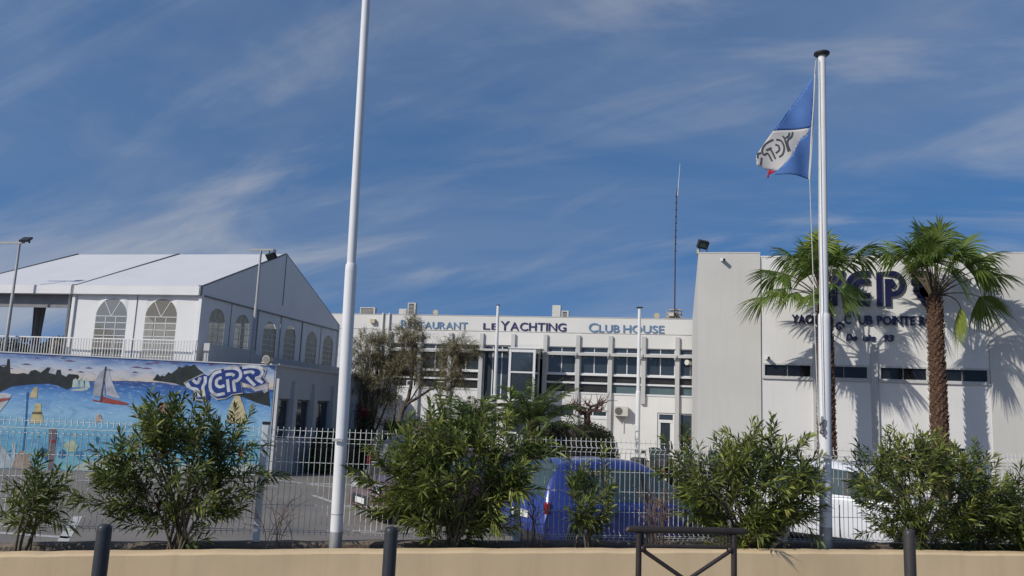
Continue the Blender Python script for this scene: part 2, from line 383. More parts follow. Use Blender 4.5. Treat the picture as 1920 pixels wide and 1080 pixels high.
part('parapet', M_['concrete'], blk, lambda m: m.box(-15.72, -15.5, 24.05, 27.0, 3.42, 4.20), bevel=0.01)
part('parapet', M_['sidewall'], blk, lambda m: m.box(-15.70, -15.52, 27.0, 35.2, 3.42, 4.06), bevel=0.01)
# mural: painted pictures, each colour field a thin sheet of paint
def mural_material():
    m = bpy.data.materials.new('mural_sea_and_sky'); m.use_nodes = True; t = m.node_tree; b = t.nodes['Principled BSDF']; b.inputs['Roughness'].default_value = 0.75
    tcn = t.nodes.new('ShaderNodeTexCoord'); sp = t.nodes.new('ShaderNodeSeparateXYZ'); t.links.new(tcn.outputs['Object'], sp.inputs[0])
    nz = t.nodes.new('ShaderNodeTexNoise'); nz.inputs['Scale'].default_value = 1.0; nz.inputs['Detail'].default_value = 4
    mpn = t.nodes.new('ShaderNodeMapping'); mpn.inputs['Scale'].default_value = (1.2, 1.2, 6); t.links.new(tcn.outputs['Object'], mpn.inputs[0]); t.links.new(mpn.outputs[0], nz.inputs['Vector'])
    m1 = t.nodes.new('ShaderNodeMath'); m1.operation = 'MULTIPLY_ADD'; m1.inputs[1].default_value = 0.35; t.links.new(nz.outputs['Fac'], m1.inputs[0]); t.links.new(sp.outputs['Z'], m1.inputs[2])
    mr = t.nodes.new('ShaderNodeMapRange'); mr.inputs[1].default_value = 0.17; mr.inputs[2].default_value = 3.67; t.links.new(m1.outputs[0], mr.inputs[0])
    cr = t.nodes.new('ShaderNodeValToRGB'); els = [(0.0, (0.20, 0.48, 0.52)), (0.2, (0.12, 0.38, 0.54)), (0.36, (0.18, 0.45, 0.60)), (0.50, (0.30, 0.52, 0.70)), (0.62, (0.18, 0.38, 0.64)), (0.72, (0.05, 0.17, 0.46)), (0.795, (0.035, 0.07, 0.24)),
        (0.80, (0.72, 0.58, 0.42)), (0.85, (0.64, 0.60, 0.58)), (0.92, (0.46, 0.54, 0.66)), (1.0, (0.10, 0.18, 0.42))]
    e = cr.color_ramp.elements
    e[0].position = els[0][0]; e[0].color = els[0][1] + (1,); e[1].position = 1.0; e[1].color = els[-1][1] + (1,)
    for p, c in els[1:-1]:
        k = e.new(p); k.color = c + (1,)
    t.links.new(mr.outputs[0], cr.inputs[0])
    n2 = t.nodes.new('ShaderNodeTexNoise'); n2.inputs['Scale'].default_value = 1.0; n2.inputs['Detail'].default_value = 3
    mp2 = t.nodes.new('ShaderNodeMapping'); mp2.inputs['Scale'].default_value = (5, 5, 22); t.links.new(tcn.outputs['Object'], mp2.inputs[0]); t.links.new(mp2.outputs[0], n2.inputs['Vector'])
    r2 = t.nodes.new('ShaderNodeMapRange'); r2.inputs[1].default_value = 0.56; r2.inputs[2].default_value = 0.72; r2.inputs[4].default_value = 0.55; t.links.new(n2.outputs['Fac'], r2.inputs[0])
    mx = t.nodes.new('ShaderNodeMix'); mx.data_type = 'RGBA'; t.links.new(r2.outputs[0], mx.inputs[0]); t.links.new(cr.outputs[0], mx.inputs[6]); mx.inputs[7].default_value = (0.55, 0.70, 0.82, 1)
    n3 = t.nodes.new('ShaderNodeTexNoise'); n3.inputs['Scale'].default_value = 1.0; n3.inputs['Detail'].default_value = 9; n3.inputs['Distortion'].default_value = 1.0
    mp3 = t.nodes.new('ShaderNodeMapping'); mp3.inputs['Scale'].default_value = (1.6, 1.6, 4.5); t.links.new(tcn.outputs['Object'], mp3.inputs[0]); t.links.new(mp3.outputs[0], n3.inputs['Vector'])
    r3 = t.nodes.new('ShaderNodeMapRange'); r3.inputs[1].default_value = 0.5; r3.inputs[2].default_value = 0.7; r3.inputs[4].default_value = 0.5; t.links.new(n3.outputs['Fac'], r3.inputs[0])
    mx3 = t.nodes.new('ShaderNodeMix'); mx3.data_type = 'RGBA'; t.links.new(r3.outputs[0], mx3.inputs[0]); t.links.new(mx.outputs[2], mx3.inputs[6]); mx3.inputs[7].default_value = (0.06, 0.20, 0.42, 1)
    t.links.new(mx3.outputs[2], b.inputs['Base Color'])
    return m
mural = part('mural', mural_material(), blk, lambda m: m.prism([(0.04, 0.02), (12.5, 0.02), (12.5, 3.495), (0.04, 3.495)], lambda a, b, d: mp(a, b, d), 0.0, 0.012))
SH = {
'painted_shore': ((0.034, 0.042, 0.045), [(9.5, 2.3), (9.5, 3.0), (8.18, 3.11), (8.07, 3.06), (7.99, 3.09), (7.99, 3.31), (7.92, 3.31), (7.85, 2.88), (7.65, 2.87), (7.48, 2.91), (7.34, 2.87), (7.29, 2.98), (7.16, 3.02), (7.0, 2.94), (6.83, 3.11), (6.73, 3.11), (6.78, 2.95), (6.57, 2.9), (6.55, 3.05), (6.44, 3.06), (6.4, 2.91), (6.26, 2.85), (6.2, 2.94), (5.93, 2.93), (5.88, 2.86), (6.02, 2.56), (6.18, 2.45), (6.43, 2.55), (6.71, 2.62), (7.27, 2.56), (7.76, 2.48), (8.07, 2.29)]),
'painted_trees': ((0.036, 0.046, 0.046), [(3.73, 2.86), (3.61, 3.07), (3.52, 2.99), (3.46, 3.03), (3.38, 3.0), (3.29, 3.14), (3.2, 3.1), (3.05, 3.23), (2.99, 3.34), (2.9, 3.3), (2.81, 3.34), (2.78, 3.39), (2.65, 3.36), (2.53, 3.42), (2.41, 3.3), (2.26, 3.19), (1.63, 2.62), (0.89, 2.58), (0.17, 2.68), (0.08, 2.19), (0.5, 2.29), (0.96, 2.46), (2.34, 2.62), (3.08, 2.80)]),
'painted_ship_sail': ((0.52, 0.66, 0.58), [(6.05, 2.53), (6.05, 2.76), (5.98, 2.82), (5.9, 2.75), (5.85, 2.54)]),
'painted_ship_sail.a': ((0.52, 0.66, 0.58), [(5.83, 2.54), (5.86, 2.81), (5.81, 2.85), (5.75, 2.76), (5.71, 2.54)]),
'painted_ship_sail.b': ((0.52, 0.66, 0.58), [(5.69, 2.54), (5.70, 2.82), (5.65, 2.83), (5.57, 2.7), (5.53, 2.58)]),
'painted_ship_hull': ((0.60, 0.66, 0.60), [(6.09, 2.43), (6.01, 2.48), (5.74, 2.52), (5.52, 2.59), (5.6, 2.48), (5.76, 2.43)]),
'painted_sail': ((0.48, 0.49, 0.53), [(5.42, 2.3), (5.42, 2.74), (5.34, 2.96), (5.16, 3.19), (5.15, 2.79), (5.08, 2.35), (5.23, 2.3)]),
'painted_sail.a': ((0.55, 0.56, 0.60), [(5.03, 2.34), (5.12, 2.79), (5.09, 3.2), (4.95, 2.84), (4.79, 2.51), (4.6, 2.24)]),
'painted_hull': ((0.42, 0.09, 0.07), [(5.43, 2.2), (5.18, 2.15), (5.2, 2.33), (5.02, 2.26), (4.67, 2.19), (4.35, 2.11), (4.38, 2.06), (4.79, 2.07), (5.14, 2.11), (5.4, 2.14)]),
'painted_pennant': ((0.66, 0.56, 0.30), [(7.22, 2.16), (7.2, 2.31), (7.13, 2.49), (7.03, 2.49), (7.01, 2.14), (7.12, 2.17)]),
'painted_buoy': ((0.70, 0.58, 0.28), [(7.11, 1.4), (7.09, 1.61), (7.04, 1.76), (7.04, 2.0), (6.88, 2.0), (6.84, 1.77), (6.76, 1.55), (6.75, 1.41)]),
'painted_mast': ((0.05, 0.16, 0.38), [(7.32, 2.32), (7.27, 2.33), (7.21, 1.39), (7.18, 0.58), (7.23, 0.58), (7.25, 1.39)]),
'painted_boat': ((0.62, 0.62, 0.62), [(8.6, 2.2), (8.07, 2.25), (7.97, 2.28), (7.73, 2.23), (7.83, 1.98), (8.0, 1.7), (8.6, 1.5)]),
'painted_arch': ((0.50, 0.58, 0.60), [(7.88, 0.77), (7.65, 0.53), (7.51, 0.32), (7.52, 0.81), (7.43, 0.78), (7.4, 0.31), (7.45, 0.05), (7.77, 0.03), (8.4, 0.03), (8.4, 0.9)]),
'painted_mound': ((0.42, 0.33, 0.26), [(7.43, 0.03), (7.38, 0.47), (7.23, 0.58), (7.06, 0.48), (6.92, 0.23), (6.85, 0.03)]),
'painted_pylon': ((0.20, 0.17, 0.19), [(6.56, 1.24), (6.34, 1.28), (6.31, 0.71), (6.28, 0.04), (6.46, 0.04), (6.5, 0.64)]),
'painted_fish': ((0.50, 0.58, 0.40), [(6.09, 0.76), (5.99, 0.89), (5.83, 0.93), (5.67, 0.77), (5.72, 0.59), (5.94, 0.57)]),
'painted_rocks': ((0.55, 0.60, 0.56), [(5.7, 0.03), (5.67, 0.17), (5.41, 0.28), (4.95, 0.4), (4.48, 0.49), (4.12, 0.32), (3.6, 0.35), (2.9, 0.2), (2.2, 0.4), (1.3, 0.25), (0.5, 0.4), (0.1, 0.3), (0.1, 0.03)]),
'painted_float': ((0.62, 0.48, 0.40), [(5.28, 1.51), (5.25, 1.72), (5.14, 1.75), (5.06, 1.53)]),
'painted_cone': ((0.70, 0.60, 0.34), [(1.39, 1.66), (1.33, 2.11), (1.22, 2.49), (1.05, 2.49), (0.89, 2.13), (0.72, 1.65), (1.17, 1.61)]),
'painted_town': ((0.55, 0.52, 0.52), [(0.92, 2.88), (0.6, 2.78), (0.23, 2.93), (0.2, 2.68), (0.31, 2.6), (0.37, 2.71), (0.59, 2.65)]),
'painted_swimmer': ((0.50, 0.25, 0.18), [(3.49, 1.98), (3.41, 2.2), (3.23, 2.14), (3.2, 1.84), (3.4, 1.8)]),
}
pm = {}
def paintmat(c):
    if c not in pm: pm[c] = mat('mural_paint_%d' % len(pm), c, 0.75, 0.22, 5.0)
    return pm[c]
dk = 0.0132
for k, (c, pts) in SH.items():
    part(k.split('.')[0], paintmat(c), blk, lambda m: m.prism(pts, lambda a, b, d: mp(a, b, d), 0.010, dk)); dk += 0.0006
for pts, c in (([(5.20 , 2.12), (5.17, 3.22), (5.14, 3.22), (5.165, 2.12)], (0.12, 0.11, 0.14)), ([(8.6, 2.02), (8.05, 2.1), (7.77, 2.14), (7.81, 2.07), (8.04, 2.0), (8.6, 1.9)], (0.5, 0.12, 0.1)), ([(7.09, 1.74), (6.84, 1.75), (6.83, 1.69), (7.09, 1.68)], (0.2, 0.15, 0.1)),
               ([(6.5, 0.9), (6.35, 0.93), (6.36, 0.85), (6.47, 0.83)], (0.4, 0.05, 0.06))):
    part('painted_detail', paintmat(c), blk, lambda m: m.prism(pts, lambda a, b, d: mp(a, b, d), 0.010, dk)); dk += 0.0006
rc = random.Random(5)
for i in range(34):                        # small painted clouds
    u = rc.uniform(1.6, 9.0); v0 = rc.uniform(3.0, 3.44); L = rc.uniform(.08, .22)
    if 1.0 < u < 3.3 and v0 < 3.35: continue
    part('painted_cloud', paintmat((0.22, 0.16, 0.26)), blk, lambda m: m.prism([(u - L, v0), (u - L * .3, v0 + .035), (u + L * .2, v0 + .045), (u + L, v0), (u, v0 - .015)], lambda a, b, d: mp(a, b, d), 0.010, 0.0130))

rc = random.Random(19)
for i in range(46):                        # sea life and rocks painted along the foot of the wall
    u = rc.uniform(.3, 9.2); v0 = .06 + 1.25 * rc.random() ** 1.6; L = rc.uniform(.05, .17); H = L * rc.uniform(.5, 1.6)
    if v0 < H: v0 = H + .05
    c = rc.choice([(0.40, 0.52, 0.42), (0.52, 0.36, 0.24), (0.05, 0.16, 0.34), (0.58, 0.60, 0.55), (0.12, 0.30, 0.28), (0.30, 0.46, 0.60), (0.05, 0.22, 0.40), (0.50, 0.48, 0.30)])
    n_ = 9; pts = [(u + L * math.cos(6.283 * k / n_) * rc.uniform(.6, 1.1), v0 + H * math.sin(6.283 * k / n_) * rc.uniform(.6, 1.1)) for k in range(n_)]
    part('painted_sea_life', paintmat(c), blk, lambda m: m.prism(pts, lambda a, b, d: mp(a, b, d), 0.010, 0.0126 + i * .00001))
def ribbon(path, w, closed=False, steps=6):
    """2-D centre line -> outline polygon strips (list of quads)"""
    p = [Vector((a, b)) for a, b in path]
    if steps > 1 and len(p) > 2:
        out = []
        for i in range(len(p) - 1):
            a = p[max(i - 1, 0)]; b = p[i]; c = p[i + 1]; d = p[min(i + 2, len(p) - 1)]
            for k in range(steps):
                t = k / steps
                out.append(0.5 * ((2 * b) + (c - a) * t + (2 * a - 5 * b + 4 * c - d) * t * t + (3 * b - a - 3 * c + d) * t ** 3))
        out.append(p[-1]); p = out
    l, r = [], []
    for i, q in enumerate(p):
        d = p[min(i + 1, len(p) - 1)] - p[max(i - 1, 0)]; d.normalize(); n = Vector((-d.y, d.x)) * w / 2
        l.append(q + n); r.append(q - n)
    return [(a.x, a.y) for a in l] + [(a.x, a.y) for a in reversed(r)]
GO = [(2.8, 2.83), (2.24, 3.15), (2.09, 3.09), (1.91, 3.28), (1.62, 3.37), (1.34, 3.46), (1.12, 3.40), (1.15, 3.47), (0.84, 3.49), (0.51, 3.49), (0.3, 3.36), (0.36, 3.13), (0.21, 2.95), (0.33, 2.89), (0.6, 2.78), (0.81, 2.88), (1.06, 2.95), (0.97, 2.57), (1.29, 2.51), (1.46, 2.38), (1.74, 2.33), (1.98, 2.49), (1.99, 2.27), (2.4, 2.3), (2.45, 2.58), (2.68, 2.68)]
gcx = sum(a for a, b in GO) / len(GO); gcy = sum(b for a, b in GO) / len(GO)
part('graffiti_outline', paintmat((0.62, 0.58, 0.46)), blk, lambda m: m.prism(GO, lambda a, b, d: mp(a, b, d), 0.010, 0.0295))
part('graffiti_ground', paintmat((0.025, 0.065, 0.27)), blk, lambda m: m.prism([(gcx + (a - gcx) * .965, gcy + (b - gcy) * .93) for a, b in GO], lambda a, b, d: mp(a, b, d), 0.010, 0.0305))
GS = {'letter_y': [[(2.70, 2.84), (2.57, 2.68), (2.36, 2.62), (2.28, 2.40)], [(2.16, 3.06), (2.15, 2.86), (2.20, 2.70), (2.12, 2.38)], [(2.53, 2.93), (2.38, 2.84), (2.31, 3.02)]],
      'letter_c': [[(1.69, 3.25), (1.9, 3.15), (1.99, 2.94), (1.96, 2.66), (1.79, 2.50), (1.52, 2.55)], [(1.66, 3.05), (1.79, 2.97), (1.80, 2.82), (1.69, 2.75), (1.55, 2.80)]],
      'letter_p': [[(1.62, 3.33), (1.30, 3.36), (1.12, 3.27), (1.09, 3.10), (1.18, 2.97), (1.28, 2.93), (1.22, 2.62)], [(1.55, 3.14), (1.36, 3.17), (1.28, 3.12)], [(1.48, 3.00), (1.40, 2.60)]],
      'letter_r': [[(1.06, 3.40), (0.74, 3.44), (0.50, 3.39), (0.43, 3.25), (0.50, 3.12), (0.60, 3.07), (0.38, 2.94)], [(1.00, 3.23), (0.78, 3.28), (0.68, 3.23)], [(0.90, 3.10), (0.62, 2.84)]]}
for k, ps in GS.items():
    part(k, paintmat((0.74, 0.75, 0.77)), blk, lambda m: [m.prism(ribbon(p, 0.095), lambda a, b, d: mp(a, b, d), 0.020, 0.0315) for p in ps])
# horn speaker on the corner of the mural wall
hs = thing('horn_speaker', 'beige horn loudspeaker on the top corner of the mural wall', 'speaker', (-13.15, 23.78, 3.535))
HM = Matrix.Rotation(R(-35), 3, 'Z')
def hfun(m):
    ax = HM @ Vector((0.5, -0.85, -0.05)); c = Vector((-13.15, 23.78, 3.70))
    ax.normalize(); m.tube([c - ax * .2, c - ax * .12, c, c + ax * .12, c + ax * .16], [0.05, 0.06, 0.085, 0.13, 0.135], 16)
part('horn', M_['beige'], hs, hfun)
part('horn_mouth', M_['seam'], hs, lambda m: m.tube([Vector((-13.15, 23.78, 3.70)) + (HM @ Vector((0.5, -0.85, -0.05))).normalized() * q for q in (.158, .166)], [0.11, 0.108], 16))
part('bracket', M_['galv'], hs, lambda m: (m.box(-13.18, -13.12, 23.75, 23.81, 3.535, 3.65), m.box(-13.4, -13.12, 23.76, 23.80, 3.58, 3.62)))
# ------------------------------------------------------------------ terrace railing
rl = thing('terrace_railing', 'white railing of thin upright bars along the terrace edge before the tent', 'railing', (-20, 23.7, 3.42))
boxp('top_rail', M_['alu'], rl, -27, -15.75, 23.68, 23.72, 4.22, 4.26)
boxp('bottom_rail', M_['alu'], rl, -27, -15.75, 23.685, 23.715, 3.55, 3.58)
b0 = MB().box(-.009, .009, -.009, .009, 0, .64).build('bar', M_['alu'], rl, local=True); b0.location = (-6.9, 0, 0.16)
for i in range(1, 101): instance(b0, rl, (-6.9 + i * 0.11, 0, 0.16))
for x in (-26.9, -24.1, -21.3, -18.5, -15.8): boxp('post', M_['alu'], rl, x - .02, x + .02, 23.68, 23.72, 3.42, 4.22)
# ------------------------------------------------------------------ marquee tent
TX, TY0, TY1, TM, TE, TR = -16.0, 24.1, 35.2, 29.65, 6.12, 8.38
tent = thing('marquee_tent', 'large white pitched marquee with arched windows on the roof terrace', 'tent', (-21, 29.65, 3.42))
def slope(m, x0, x1, y0, y1, z0, z1, th=0.03):
    nseg = 8; vs = []
    for i in range(nseg + 1):
        t = i / nseg; sag = -0.05 * math.sin(math.pi * t)
        for x in (x0, (x0 + x1) / 2, x1):
            vs.append((x, y0 + (y1 - y0) * t, z0 + (z1 - z0) * t + (sag if x == (x0 + x1) / 2 else 0)))
    n = len(vs); vs2 = vs + [(a, b, c - th) for a, b, c in vs]
    fs = []
    for i in range(nseg):
        for k in range(2):
            q = (i * 3 + k, i * 3 + k + 1, i * 3 + k + 4, i * 3 + k + 3); fs.append(q); fs.append(tuple(j + n for j in reversed(q)))
    m.add(vs2, fs, True)
for x0, x1 in ((-26, -21.03), (-20.97, -16.0)):
    part('roof_panel', M_['pvc'], tent, lambda m: slope(m, x0, x1, TY0 - .08, TM, TE, TR), recalc=False)
    part('roof_panel', M_['pvc'], tent, lambda m: slope(m, x0, x1, TY1 + .08, TM, TE, TR), recalc=False)
    part('eave_band', M_['pvcwall'], tent, lambda m: m.tube([(x0 + .03, TY0 - .02, TE - .17), (x1 - .03, TY0 - .02, TE - .17)], 0.155, 12), bevel=0)
    boxp('eave_valance', M_['pvcwall'], tent, x0 + .03, x1 - .03, TY0 - .17, TY0 - .12, TE - .31, TE - .01)
for x in (-25.97, -21.0, -16.03):
    part('roof_beam', M_['seam'], tent, lambda m: (m.tube([(x, TY0, TE + .02), (x, TM, TR + .02)], 0.035, 6), m.tube([(x, TY1, TE + .02), (x, TM, TR + .02)], 0.035, 6)))
    for y in (TY0, TY1): boxp('post', M_['alu'] if x < -22 else M_['pvcwall'], tent, x - .06, x + .06, y - .05, y + .07, 3.42, TE)
    boxp('eave_bracket', M_['seam'], tent, x - .05, x + .05, TY0 - .16, TY0 - .04, TE - .32, TE + .03)
def arch_panel(m, a0, a1, z0, z1, ca, hw, zb, zs, fn, n=14):
    """panel a0..a1, z0..z1 with an arched hole"""
    ht = hw
    def q(p): m.add([fn(*k) for k in p], [(0, 1, 2, 3)])
    q([(a0, z0), (ca - hw, z0), (ca - hw, z1), (a0, z1)]); q([(ca + hw, z0), (a1, z0), (a1, z1), (ca + hw, z1)])
    if zb > z0: q([(ca - hw, z0), (ca + hw, z0), (ca + hw, zb), (ca - hw, zb)])
    for i in range(n):
        t0 = math.pi * (1 - i / n); t1 = math.pi * (1 - (i + 1) / n)
        xa, za = ca + hw * math.cos(t0), zs + ht * math.sin(t0); xb, zb2 = ca + hw * math.cos(t1), zs + ht * math.sin(t1)
        q([(xa, za), (xb, zb2), (xb, z1), (xa, z1)])
def arch_window(parent, ca, hw, zb, zs, fn, bars=True, cols=3, pane='clearpvc'):
    def bar(m):
        w = 0.022
        def rect(a0, b0, a1, b1): m.add([fn(a0, b0, -.01), fn(a1, b0, -.01), fn(a1, b1, -.01), fn(a0, b1, -.01), fn(a0, b0, .012), fn(a1, b0, .012), fn(a1, b1, .012), fn(a0, b1, .012)], [(0, 1, 2, 3), (7, 6, 5, 4), (0, 4, 5, 1), (1, 5, 6, 2), (2, 6, 7, 3), (3, 7, 4, 0)])
        k = zs; n = 0
        while k > zb: rect(ca - hw, k - w / 2, ca + hw, k + w / 2); k -= 0.225
        for i in range(1, cols): x = ca - hw + 2 * hw * i / cols; rect(x - w / 2, zb, x + w / 2, zs)
        for sg in (-1, 1):
            p0 = Vector((ca, zs)); p1 = Vector((ca + sg * hw * .5, zs + hw * .86)); d = (p1 - p0).normalized(); nn = Vector((-d.y, d.x)) * w / 2
            m.add([fn(*(p0 - nn), .012), fn(*(p1 - nn), .012), fn(*(p1 + nn), .012), fn(*(p0 + nn), .012)], [(0, 1, 2, 3)])
    f = part('window', M_['pvcwall'], parent, bar)
    n = 14; pts = [(ca - hw, zb), (ca + hw, zb)] + [(ca + hw * math.cos(math.pi * i / n), zs + hw * math.sin(math.pi * i / n)) for i in range(n + 1)]
    part('pane', M_[pane], f, lambda m: m.add([fn(a, b, 0) for a, b in pts], [tuple(range(len(pts)))]))
for ca, a0, a1 in ((-19.66 + .2, -20.94, -18.5), (-17.5, -18.48, -16.06)):
    fn = lambda a, z, d=0.0: (a, TY0 + .02 - d + 0.025 * math.sin(a * 9.0), z)
    part('wall_panel', M_['pvcwall'], tent, lambda m: arch_panel(m, a0, a1, 3.42, TE - .28, ca, 0.62, 3.52, 5.06, fn))
    arch_window(tent, ca, 0.62, 3.52, 5.06, lambda a, z, d=0.0: (a, TY0 + .02 - d, z))
boxp('wall_seam', M_['seam'], tent, -18.498, -18.482, TY0 - .01, TY0 + .01, 3.42, TE - .3)
part('wall_drape', M_['pvcwall'], tent, lambda m: m.add([(-21.3 + .06 * math.sin(i * 1.3), TY0 + .05 + i * .05, z) for z in (3.42, TE - .3) for i in range(14)], [(i, i + 1, i + 15, i + 14) for i in range(13)], True))
gy = [24.1, 27.8, 31.5, 35.2]
for b in range(3):
    for k in range(2):
        a0 = gy[b] + 1.85 * k + (.03 if k == 0 else .01); a1 = gy[b] + 1.85 * (k + 1) - (.03 if k == 1 else .01); ca = gy[b] + (1.02 if k == 0 else 2.7)
        part('gable_panel', M_['pvcwall'], tent, lambda m: arch_panel(m, a0, a1, 3.42, 5.80, ca, 0.5, 3.9, 5.0, lambda a, z, d=0.0: (TX + d + 0.015 * math.sin(a * 8), a, z)))
        arch_window(tent, ca, 0.5, 3.9, 5.0, pane='clearpvc3', fn=lambda a, z, d=0.0: (TX - .02 + d, a, z))
    if b: boxp('gable_post', M_['seam'], tent, TX - .05, TX + .03, gy[b] - .04, gy[b] + .04, 3.42, 5.8)
    boxp('panel_seam', M_['seam'], tent, TX, TX + .022, gy[b] + 1.84, gy[b] + 1.86, 3.42, 5.8)
boxp('gable_rail', M_['seam'], tent, TX - .03, TX + .05, TY0 + .1, TY1 - .05, 5.79, 5.84)
part('gable_top', M_['pvcwall'], tent, lambda m: m.add([(TX, TY0, 5.84), (TX, TY1, 5.84), (TX, TY1, TE), (TX, TM, TR - .01), (TX, TY0, TE)], [(0, 1, 2, 3, 4)]))
part('gable_seam', M_['seam'], tent, lambda m: m.box(TX, TX + .02, TM - .015, TM + .015, 6.25, TR - .05))
for x0, x1 in ((-26, -21.5), (-20.5, -16.1)):
    part('rear_wall', M_['pvcwall'] if x0 > -22 else M_['clearpvc2'], tent, lambda m: m.add([(x0 + (x1 - x0) * i / 20, TY1 - .05 + .06 * math.sin(i * 1.1), z) for z in (3.42, 5.85) for i in range(21)], [(i, i + 1, i + 22, i + 21) for i in range(20)], True))
for x, wdt, mm in ((-23.9, .55, 'curtain2'), (-22.3, .5, 'clearpvc2')):
    part('curtain', M_['seam'] if mm == 'curtain2' else M_[mm], tent, lambda m: m.add([(x - wdt * (0.5 - i / 16) * (1 if z > 5 else .7) , TY0 + 1.6 + .07 * math.sin(i * 1.7), z) for z in (3.42, 4.6, 5.9) for i in range(17)], [(r * 17 + i, r * 17 + i + 1, r * 17 + i + 18, r * 17 + i + 17) for r in range(2) for i in range(16)], True))
boxp('inner_valance', M_['seam'], tent, -26, -21.1, TY0 + .2, TY0 + .24, 5.35, 5.84)
# lamp posts on the terrace
def lamp(name, label, loc, h, arm0, arm1, head_dx, hang, col, group):
    t = thing(name, label, 'lamp post', loc, 0, group)
    part('pole', col, t, lambda m: m.tube([(0, 0, 0), (0, 0, 0.55 * h), (0, 0, 0.551 * h), (0, 0, h)], [0.06, 0.055, 0.045, 0.04], 10), local=True)
    part('base_plate', col, t, lambda m: m.box(-.12, .12, -.12, .12, 0, .02), local=True)
    part('cross_arm', col, t, lambda m: m.box(arm0, arm1, -.035, .035, h - .02, h + .05), local=True)
    f = part('floodlight', M_['black'], t, lambda m: m.obox((head_dx, -.05, h + (.12 if not hang else -.22)), (.36, .26, .07), Matrix.Rotation(R(38 if not hang else -35), 3, 'X') @ Matrix.Rotation(R(0 if not hang else -28), 3, 'Y')), local=True)
    part('lens', M_['glass'], f, lambda m: m.obox((head_dx, -.08, h + (.085 if not hang else -.25)), (.28, .19, .03), Matrix.Rotation(R(38 if not hang else -35), 3, 'X') @ Matrix.Rotation(R(0 if not hang else -28), 3, 'Y')), local=True)
    part('yoke', M_['black'], t, lambda m: (m.box(head_dx - .12, head_dx - .10, -.03, .03, h - (.22 if hang else 0), h + (.1 if not hang else .02)), m.box(head_dx + .10, head_dx + .12, -.03, .03, h - (.22 if hang else 0), h + (.1 if not hang else .02))), local=True)
    return t
lamp('lamp_post', 'tall grey lamp post with floodlight at the left edge before the tent', (-22.97, 23.45, 3.42), 4.10, -.85, .1, .28, False, M_['lampgrey'], 'terrace lamp posts')
lamp('lamp_post', 'grey lamp post with hanging floodlight in front of the tent gable', (-14.98, 25.85, 3.42), 4.33, -.42, .5, .45, True, M_['lampgrey'], 'terrace lamp posts')

# ------------------------------------------------------------------ clubhouse (long white building behind)
YF = 45.57
club = thing('clubhouse', 'long two storey white clubhouse with concrete fins and ribbon windows', 'building', (-12, 50, 0))
boxp('fascia', M_['fascia'], club, -34, 3.5, YF - .03, YF + .3, 7.02, 7.90)
boxp('fascia', M_['fascia'], club, -34, 3.5, YF, YF + .3, 6.22, 7.008)
boxp('coping', M_['concrete'], club, -34.05, 3.5, YF - .05, YF + .35, 7.90, 7.94)
boxp('roof', M_['roofgravel'], club, -34, 3.5, YF + .3, 58, 7.4, 7.7)
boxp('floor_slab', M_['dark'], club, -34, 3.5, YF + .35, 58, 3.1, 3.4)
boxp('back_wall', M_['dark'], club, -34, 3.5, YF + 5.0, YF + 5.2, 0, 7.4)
boxp('end_wall', M_['wallwhite'], club, -34.3, -34.05, YF, 58, 0, 7.9)
PX = [-17.30, -15.40, -13.50, -11.60, -9.71, -7.81, -5.91, -4.06, -2.20, -0.34, 1.55]
for i, x in enumerate(PX):
    zb = 3.1 if abs(x + 2.2) < .01 else 0
    boxp('fin', M_['concrete'], club, x - .12, x + .12, YF - .15, YF + .28, zb, 6.88, bevel=0.012)
boxp('wall', M_['wallwhite'], club, -34, -17.42, YF + .01, YF + .3, 0, 6.22)
# ground-storey wall pieces with openings
def gwall(x0, x1, z0=0, z1=3.55): boxp('wall', M_['wallwhite'], club, x0, x1, YF + .01, YF + .28, z0, z1)
for a, b in zip(PX[:3], PX[1:4]): gwall(a + .12, b - .12)
gwall(PX[5] + .12, PX[6] - .12, 2.9); gwall(PX[5] + .12, PX[6] - .12, 0, 2.15); gwall(PX[6] + .12, PX[7] - .12, 2.62); gwall(PX[6] + .12, PX[7] - .12, 0, 2.18); gwall(PX[7] + .12, -1.40)
gwall(-1.40, PX[9] - .12, 2.68); gwall(PX[9] + .12, PX[10] - .12, 2.68); gwall(PX[9] + .12, PX[10] - .12, 0, 0.3)
def framed(name, x0, x1, z0, z1, y, nx=2, fw=0.06, glass='glass', fm='alu', dep=0.07):
    f = part(name, M_[fm], club, lambda m: ([m.box(x - fw / 2, x + fw / 2, y, y + dep, z0, z1) for x in ([x0 + fw / 2] + [x0 + (x1 - x0) * k / nx for k in range(1, nx)] + [x1 - fw / 2])],
        [m.box(x0 + (x1 - x0) * k / nx + fw / 2, x0 + (x1 - x0) * (k + 1) / nx - fw / 2, y + .002, y + dep - .002, z, z + fw) for k in range(nx) for z in (z0, z1 - fw)]))
    for k in range(nx): MB().box(x0 + (x1 - x0) * k / nx + fw / 2 + .003, x0 + (x1 - x0) * (k + 1) / nx - fw / 2 - .003, y + .03, y + .04, z0 + fw + .003, z1 - fw - .003).build('pane', M_[glass], f)
    return f
LED = {}
